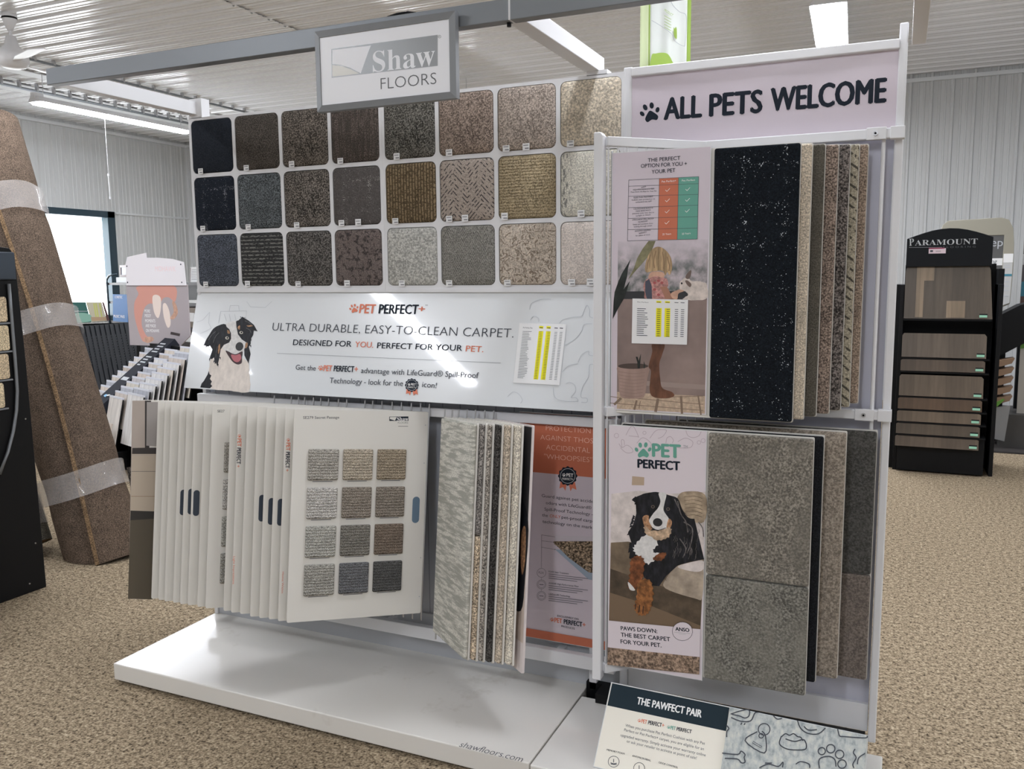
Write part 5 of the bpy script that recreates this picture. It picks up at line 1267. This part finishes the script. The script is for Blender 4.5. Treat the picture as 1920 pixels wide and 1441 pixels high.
# dark shelf unit by the corner, with folders, frame, boxes
bx = lambda px, py, D: CAM + ray(px, py) * D
su = thing('shelf_unit', 'dark shelf unit by the window corner holding blue folders and labelled boxes', 'shelf unit', M3(np.array([-7.62, 5.32, 0]), (.93, -.36, 0), (0, 0, 1)))
DKW = mat('dark_shelf', (58, 54, 56), .5)
mb = MB(); mb.box(-.05, 2.75, .0, .4, 0, .06, DKW); mb.box(-.05, 2.75, .38, .4, 0, 1.54, DKW); mb.box(2.7, 2.75, 0, .4, 0, 1.54, DKW); mb.build('carcass', su)
for zz in (.35, .60, .82, 1.04, 1.30, 1.54): mb = MB(); mb.box(-.05, 1.2 if zz == 1.30 else 2.75, .0, .4, zz - .015, zz + .015, DKW); mb.build('shelf', su)
mb = MB(); mb.box(2.0, 2.75, .0, .4, 1.30, 1.33, DKW); mb.build('shelf', su)
mb = MB(); mb.tube([(-.05, -.01, .2), (-.05, -.01, 1.54), (-.03, -.01, 1.61), (.05, -.01, 1.65), (.3, -.01, 1.66)], .014, FR, 8); mb.build('tube_frame', su, smooth=True)
def su_at(x_, y_, z_): return np.array([-7.62, 5.32, 0]) + np.array([.93, -.36, 0]) * x_ + np.array([.36, .93, 0]) * y_ + np.array([0, 0, z_])
def su_box(nm, lb, cat, x_, y_, z_, w_, d_, h_, m, grp=None, lab=True):
    r = thing(nm, lb, cat, M3(su_at(x_, y_, z_), (.93, -.36, 0), (0, 0, 1)), grp)
    mb = MB(); mb.box(0, w_, 0, d_, 0, h_, m); mb.build('body', r, bevel=.003)
    if lab: mb = MB(); mb.box(w_ * .25, w_ * .75, -.003, 0, h_ * .3, h_ * .75, PAPER); mb.build('label_card', r)
    return r
BL1, BL2 = mat('folder_blue', (52, 108, 168), .6, .2), mat('folder_deep_blue', (40, 80, 140), .6, .2)
for k in range(2):
    r = thing('folder', ('pale blue folder with white lettering on the dark shelf, half behind the photo header', 'deep blue folder right behind the pale blue one')[k], 'folder', M3(su_at(.10 + .16 * k, -.02 + .03 * k, 1.057), (.93, -.36, 0), (0, .06, 1)), 'blue folders')
    mb = MB(); mb.box(0, .5, 0, .02, 0, .35, (BL1, BL2)[k]); mb.build('cover', r)
    if k == 0:
        Q = Panel((0, 0, 0), (1, 0, 0), (0, 0, 1))
        for s_, x0, x1, zz, h in (('CORETEC', .07, .33, .30, .03), ('MUSIC PASS', .03, .40, .05, .035)):
            vs, fs = glyphs(s_, .0); X = x0 + (vs[:, 0] - vs[:, 0].min()) / np.ptp(vs[:, 0]) * (x1 - x0); mb2 = MB(); mb2.raw([(a_, -.002, zz + b_ / .69 * h) for a_, b_ in zip(X, vs[:, 1])], fs, WINK); mb2.build('cover_lettering', r)
r = thing('picture_frame', 'small dark red picture frame standing on top of the dark shelf', 'picture frame', M3(su_at(.16, .08, 1.625), (.93, -.36, 0), (0, .05, 1)))
mb = MB(); fw_, fh_ = .26, .155
for b in ((0, .03, 0, fh_), (fw_ - .03, fw_, 0, fh_), (.03, fw_ - .03, 0, .03), (.03, fw_ - .03, fh_ - .03, fh_)): mb.box(b[0], b[1], 0, .02, b[2], b[3], mat('dark_red_wood', (82, 50, 50), .4))
mb.build('frame', r); mb = MB(); mb.box(.03, fw_ - .03, .008, .014, .03, fh_ - .03, mat('picture_grey', (150, 154, 166), .4)); mb.build('picture', r)
mb = MB(); mb.box(0, .34, 0, .2, 0, .068, mat('grey_box', (190, 194, 198), .5)); o = mb.build('flat_box', mtx=M3(su_at(.14, .04, 1.556), (.93, -.36, 0), (0, 0, 1))); tag(o, 'flat pale box under the small dark red picture frame', 'box')
r = thing('paper_stand', 'white typed sheet in a dark holder on the shelf top, right of the photo header', 'sheet holder', M3(su_at(2.24, .08, 1.558), (.93, -.36, 0), (0, .1, 1)))
mb = MB(); mb.box(0, .24, 0, .006, 0, .17, PAPER); mb.build('sheet', r); mb = MB()
for j in range(7): mb.box(.03, .19 - .02 * (j % 3), -.001, 0, .03 + .018 * j, .034 + .018 * j, INK)
mb.build('typed_lines', r); mb = MB(); mb.box(-.012, 0, -.004, .02, 0, .16, mat('dark_red_wood', (82, 50, 50))); mb.build('holder_edge', r)
BXB = mat('kraft_box', (112, 98, 84), .6); BXD = mat('dark_box', (66, 60, 58), .6)
mb = MB(); mb.box(0, .4, 0, .3, 0, .03, PAPER); tag(mb.build('paper_stack', mtx=M3(su_at(2.3, .0, 1.33), (.93, -.36, 0), (0, 0, 1))), 'white stack of papers on the shelf just above the labelled boxes', 'paper stack')
names = ['topmost labelled brown box on the shelf beside the banner edge', 'second labelled box down on the shelf beside the banner edge', 'third labelled box down on the shelf beside the banner edge', 'lowest labelled box on the shelf beside the banner edge']
for k, (zz, hh_, m_) in enumerate(((1.057, .22, BXB), (.837, .18, BXD), (.617, .18, BXB), (.367, .2, BXD))): su_box('storage_box', names[k], 'box', 2.1, -.02, zz, .56, .33, hh_, m_, 'labelled boxes on the dark shelf')

# ================================================================ background, right side
pr = thing('plank_rack', 'tall black plank rack with an arched header at the right', 'display rack', loc(1.87, 4.7, 0))
mb = MB(); arch = [(.0, 1.64), (.60, 1.64), (.60, 1.86)] + [(.6 - .6 * q, 1.86 + .075 * math.sin(math.pi * q)) for q in (.1, .2, .3, .4, .5, .6, .7, .8, .9)] + [(0, 1.86)]
mb.prism(arch, -.02, .01, mat('black_header', (16, 19, 23), .55, .2)); hd = mb.build('header', pr, bevel=.004)
P = Panel((1.87, 4.678, 0), (1, 0, 0), (0, 0, 1)).view(1660, 380, 5.542)
PM = '\U0001D40F\U0001D400\U0001D411\U0001D400\U0001D40C\U0001D40E\U0001D414\U0001D40D\U0001D413'
GL = mat('pale_grey_letters', (190, 194, 196), .4)
P.text(PM[0], (248, 447), (298, 443), 74, GL, -.006)
P.text(PM[1:], (306, 444), (958, 427), 56, GL, -.006)
P.text('F L O O R I N G', (600, 470), (938, 464), 18, mat('dim_grey_letters', (84, 88, 92), .4)); P.line([(246, 464), (590, 462)], 2, GL)
P.build('header_lettering', hd).matrix_local = Matrix.Translation((-1.87, -4.7, 0)) @ P.mtx
mb = MB(); mb.box(-.03, .0, -.02, .45, 0, 1.5, BLACK); mb.box(.66, .69, -.02, .45, 0, 1.5, BLACK); mb.box(0, .66, .3, .33, 0, 1.66, BLACK); mb.box(-.0, .62, -.06, .36, .01, .3, BLACK); mb.box(.66, .70, .1, .5, 0, 1.62, BLACK); mb.build('carcass', pr, bevel=.003)
mb = MB(); mb.box(-.08, -.03, .05, .45, 0, 1.5, BLACK); mb.build('side_bin', pr)
def wood(nm, c):
    if nm in MATS: return MATS[nm]
    m = mat(nm, c, .45, .4); t = NT(m); x, y, z = t.xyz('Object')
    k = t.noise(7, 2, .5, st=(3.0, .1, .1)); g_ = t.noise(40, 4, .6, st=(1, 1, .08))
    c1 = t.ramp(t.m('FRACT', t.m('MULTIPLY', t.m('FLOOR', t.m('MULTIPLY', x, 9)), .37)), [(0.0, lin(sh(c, .9))), (.5, lin(c)), (1.0, lin(sh(c, 1.1)))])
    t.put(t.b.inputs['Base Color'], t.mix(t.m('MULTIPLY', t.thr(g_, .35, .7), .45), c1, lin(sh(c, .68)))); return m
TAGG = mat('mint_tag', (150, 206, 178), .5)
rows = [(1.235, 1.655, (110, 98, 84), 'large wood look panel right under the arched header', 0), (.93, 1.12, (126, 112, 97), 'second wood look panel from the top of the arched rack', -.01), (.82, .912, (112, 96, 80), 'narrow wood look panel, third from the top of the arched rack', -.02), (.62, .79, (128, 112, 94), 'mid height wood look panel with the darkest knot in the arched rack', -.03), (.515, .605, (116, 92, 70), 'reddest narrow wood look panel in the arched rack', -.04), (.415, .50, (136, 118, 98), 'palest narrow wood look panel low in the arched rack', -.05), (.315, .40, (112, 98, 82), 'narrow wood look panel second from the bottom of the arched rack', -.06), (.215, .30, (124, 108, 92), 'lowest wood look panel in the arched rack', -.07)]
for k, (z0, z1, c, lb, dy) in enumerate(rows):
    ht = (z1 - z0)
    r = thing('flooring_sample', lb, 'flooring sample', M3(np.array([1.872 - .003 * k, 4.64 + dy * .6, z0]), (1, 0, 0), (0, .18, 1)), 'wood look panels in the arched rack')
    mb = MB(); ex = .012 * (k == 0); mb.prism([(0, 0), (.595 + ex * 2, 0), (.595, ht * .9), (.58, ht), (.012, ht), (0, ht * .9)], -.006, .006, wood('panel_wood_%d' % k, sh(c, .82))); mb.build('plank_face', r)
    if k == 0:
        mb = MB(); W1 = wood('pale_plank_inlay', (146, 128, 106)); mb.box(.08, .135, -.008, -.006, .01, ht - .01, W1); mb.box(.09, .205, -.009, -.006, ht - .12, ht - .008, W1); mb.box(.30, .43, -.009, -.006, .008, .14, W1); mb.build('pale_inlay', r)
    mb = MB(); mb.box(.53, .583, -.010, -.006, .012, .03, TAGG); mb.box(.53, .585, -.009, -.006, .03, .04, BLACK); mb.build('mint_tag', r)
mb = MB(); mb.box(0, .12, -.004, 0, 0, .04, mat('pink_note', (226, 206, 214), .6)); mb.box(0, .11, -.0045, -.003, .036, .044, mat('magenta_edge', (150, 50, 84), .6)); mb.box(.01, .03, -.005, -.004, .012, .026, INK); mb.box(.05, .085, -.005, -.004, .012, .022, MAUVE)
o = mb.build('price_note', mtx=loc(2.028, 4.676, 1.742)); tag(o, 'small pink handwritten note stuck under the arched rack header lettering', 'note')
for k in range(7):
    mb = MB(); mb.box(0, .62, -.04 - .008 * k, .3, 0, .012, BLACK); mb.build('shelf', pr, loc(0, -.01, rows[k][0] - .016 - .0))
# beige arched sign behind
BG = mat('beige_arch', (150, 146, 132), .5)
ab = thing('arched_sign', 'beige arched sign frame standing behind the black arched rack', 'sign', loc(2.16, 6.3, 0))
out = [(.0, .9), (.0, 1.98), (.02, 2.04), (.06, 2.075), (.5, 2.09), (.56, 2.07), (.60, 1.99), (.615, 1.85), (.62, 1.6), (.61, 1.3), (.53, 1.26), (.53, 1.93), (.05, 1.93), (.05, .9)]
mb = MB(); mb.prism(out, -.02, .02, BG); mb.build('arch', ab, bevel=.004)
mb = MB(); mb.box(.05, .53, -.012, .012, 1.72, 1.93, mat('grey_sign_band', (88, 88, 88), .4)); b = mb.build('grey_band', ab)
mb = MB()
vs, fs = glyphs('ep', 0.0); mb.raw([(.425 + a_ * .105, -.016, 1.83 + b_ * .105) for a_, b_ in vs], fs, FAINT)
mb.build('band_lettering', b)
mb = MB(); mb.box(.05, .53, -.013, .012, 1.655, 1.72, PAPER); c = mb.build('white_band', ab)
mb = MB(); vs, fs = glyphs('ring', -.008); mb.raw([(.40 + a_ * .052 + b_ * .015, -.016, 1.672 + b_ * .06) for a_, b_ in vs], fs, INK); mb.build('script_lettering', c)
mb = MB(); mb.box(.05, .53, -.012, .012, 1.60, 1.655, mat('grey_sign_band', (88, 88, 88))); mb.build('grey_band', ab)
mb = MB(); mb.prism([(.535, 1.28), (.605, 1.31), (.612, 1.60), (.61, 1.76), (.535, 1.76)], -.026, -.02, mat('pale_leaflet', (196, 196, 194), .5)); mb.box(.535, .61, -.028, -.026, 1.555, 1.575, mat('leaflet_blue', (60, 130, 150), .5)); mb.box(.535, .612, -.028, -.026, 1.68, 1.76, PAPER)
for zz in (1.65, 1.63, 1.5, 1.46, 1.42, 1.37): mb.box(.545, .59, -.028, -.026, zz, zz + .008, FAINT)
mb.build('leaflet', ab); mb = MB(); mb.box(0, .6, -.02, .02, 0, 1.0, BLACK); mb.box(0, .6, -.02, .3, 0, .05, BLACK); mb.build('stand', ab)
# dark grey sign band at the right edge
cs = thing('sign_panel', 'dark grey sign band with white script at the right edge', 'sign', loc(2.90, 6.7, 0))
mb = MB(); mb.box(0, .9, 0, .03, 1.76, 1.98, mat('grey_sign_band', (88, 88, 88))); b = mb.build('grey_band', cs); mb = MB(); vs, fs = glyphs('Coup', -.006); mb.raw([(.03 + a_ * .13 + b_ * .05, -.003, 1.83 + b_ * .12) for a_, b_ in vs], fs, WINK); mb.build('script_lettering', b)
mb = MB(); mb.box(0, .9, -.002, .03, 1.66, 1.755, mat('pale_grey_band', (150, 150, 148), .5)); mb.build('pale_band', cs); mb = MB(); mb.box(0, .9, 0, .03, 1.5, 1.66, DKW); mb.box(.0, .9, -.004, .03, 1.36, 1.5, mat('dark_teal_print2', (28, 92, 108), .5)); mb.box(.0, .9, -.004, .03, 1.0, 1.36, mat('dark_brown_print', (62, 40, 32), .5)); mb.box(0, .9, 0, .06, 0, 1.0, BLACK); mb.build('body', cs)
# curved board holders and pale boards low at the right
bh = thing('sample_holder', 'black slanted holder at the right edge above the curved tan boards', 'holder', loc(2.62, 6.0, 0))
mb = MB(); mb.prism([(-.1, .82), (.0, .80), (.34, 1.02), (.34, 1.34), (.2, 1.30), (-.1, 1.12)], -.03, .25, BLACK); mb.build('body', bh); mb = MB(); mb.box(-.02, .04, .1, .2, 0, .9, BLACK); mb.build('post', bh)
names = ['topmost', 'second', 'third', 'fourth', 'lowest']
for k in range(5):
    zz = .77 - .085 * k; mb = MB(); pts = [(.0, -.035), (.10, -.02), (.18, .01), (.2, .05), (.2, .06), (.0, .02)]
    mb.prism(pts, -.02, .12, mat('tan_board', (134, 108, 86), .5)); o = mb.build('curved_board', mtx=loc(2.60, 5.96, zz)); tag(o, '%s curved tan board of the little stack right of the arched rack' % names[k], 'sample board', 'curved tan boards')
mb = MB(); mb.prism([(0, .0), (.14, -.03), (.17, .3), (.02, .27)], 0, .012, mat('grey_board', (134, 134, 134), .5)); o = mb.build('leaning_board', mtx=loc(2.62, 5.94, .1)); tag(o, 'grey board standing under the curved tan boards', 'board')
mb = MB(); mb.prism([(0, 0), (.07, .03), (.12, .09), (.11, .1), (.05, .06), (0, .03)], 0, .01, mat('leaf_green', (90, 140, 50), .5)); tag(mb.build('green_tag', mtx=loc(2.62, 5.93, .36)), 'yellow green strip on top of the grey leaning board', 'tag')
for k in range(4):
    mb = MB(); mb.box(0, .085, 0, .012, 0, .62, mat('pale_board', (176, 172, 164), .5)); o = mb.build('sample_board', mtx=M3(np.array([2.86 + .095 * k, 6.1, .3]), (1, 0, 0), (.02, .06, 1))); tag(o, 'pale upright board under the green strips at the right edge', 'sample board', 'pale upright boards')
    mb = MB(); mb.prism([(0, 0), (.05, .01), (.1, .12), (.07, .13), (.03, .06), (0, .05)], -.01, 0, mat('leaf_green', (90, 140, 50))); mb.build('green_top', o, loc(0, 0, .6))
mb = MB(); mb.box(2.72, 3.5, 6.0, 6.4, .0, .31, mat('dark_base', (70, 68, 66), .5)); tag(mb.build('low_plinth'), 'dark low base carrying the pale upright boards', 'base')
# green and white fabric banner hanging behind the header board
P = Panel((.60 - .30, 2.5, 2.70), (1, 0, 0), (0, 0, 1))
gb = thing('hanging_banner', 'green and white cloth banner hanging behind the lilac header board', 'banner', P.mtx)
CLW = mat('white_banner_cloth', (240, 244, 240), .8, .2); CLG = mat('green_banner_cloth', (166, 196, 96), .8, .2); CLP = mat('pale_green_cloth', (222, 234, 190), .8, .2)
mb = MB(); nx_ = 30; zt = ZC - 2.70 - .05
prof_ = lambda x: .018 * math.sin(x * 26) + .012 * math.sin(x * 60)
cuts = [(-.0, .05, CLP), (.05, .06, CLG), (.06, .29, CLW), (.29, .312, CLG)]
for x0, x1, m_ in cuts:
    ns = max(2, int((x1 - x0) * 90)); vs = []
    for k in range(ns + 1):
        x = x0 + (x1 - x0) * k / ns; vs += [(x, prof_(x), -.05), (x, prof_(x) * .6, zt * .3), (x, prof_(x) * .3, zt)]
    fs = [(3 * k + j, 3 * k + 3 + j, 3 * k + 4 + j, 3 * k + 1 + j) for k in range(ns) for j in (0, 1)]
    mb.raw(vs, fs, m_)
o = mb.build('cloth', gb, smooth=True); sl = o.modifiers.new('thick', 'SOLIDIFY'); sl.thickness = .003
P.view(1180, 0, 10.29); P.k = 1280
P.blob([(456, 1095), (540, 1055), (650, 1040), (750, 1055), (810, 1120), (850, 1200), (900, 1300), (900, 1420), (456, 1420)], CLG)
P.line([(456, 420), (560, 480), (700, 570), (820, 660), (850, 700), (880, 790), (960, 860), (1070, 912), (1100, 870), (1125, 500), (1110, 310), (1000, 260), (880, 150), (815, 30)], 10, FAINT, smooth=True)
LG = mat('lime_ink', (160, 190, 84), .6)
P.text('PRODUCT', (690, 235), (850, 345), 46, LG)
for k in range(5): P.line([(700, 330 + k * 55), (830, 400 + k * 55)], 9, LG)
P.blob([(880, 560), (900, 580), (922, 545), (940, 600), (938, 770), (890, 720)], LG)
P.build('printed_design', gb).matrix_local = Matrix.Identity(4)
mb = MB(); mb.tube([(-.02, 0, zt), (.33, 0, zt)], .01, STEEL, 8); mb.build('hanging_bar', gb)
bpy.context.view_layer.update()
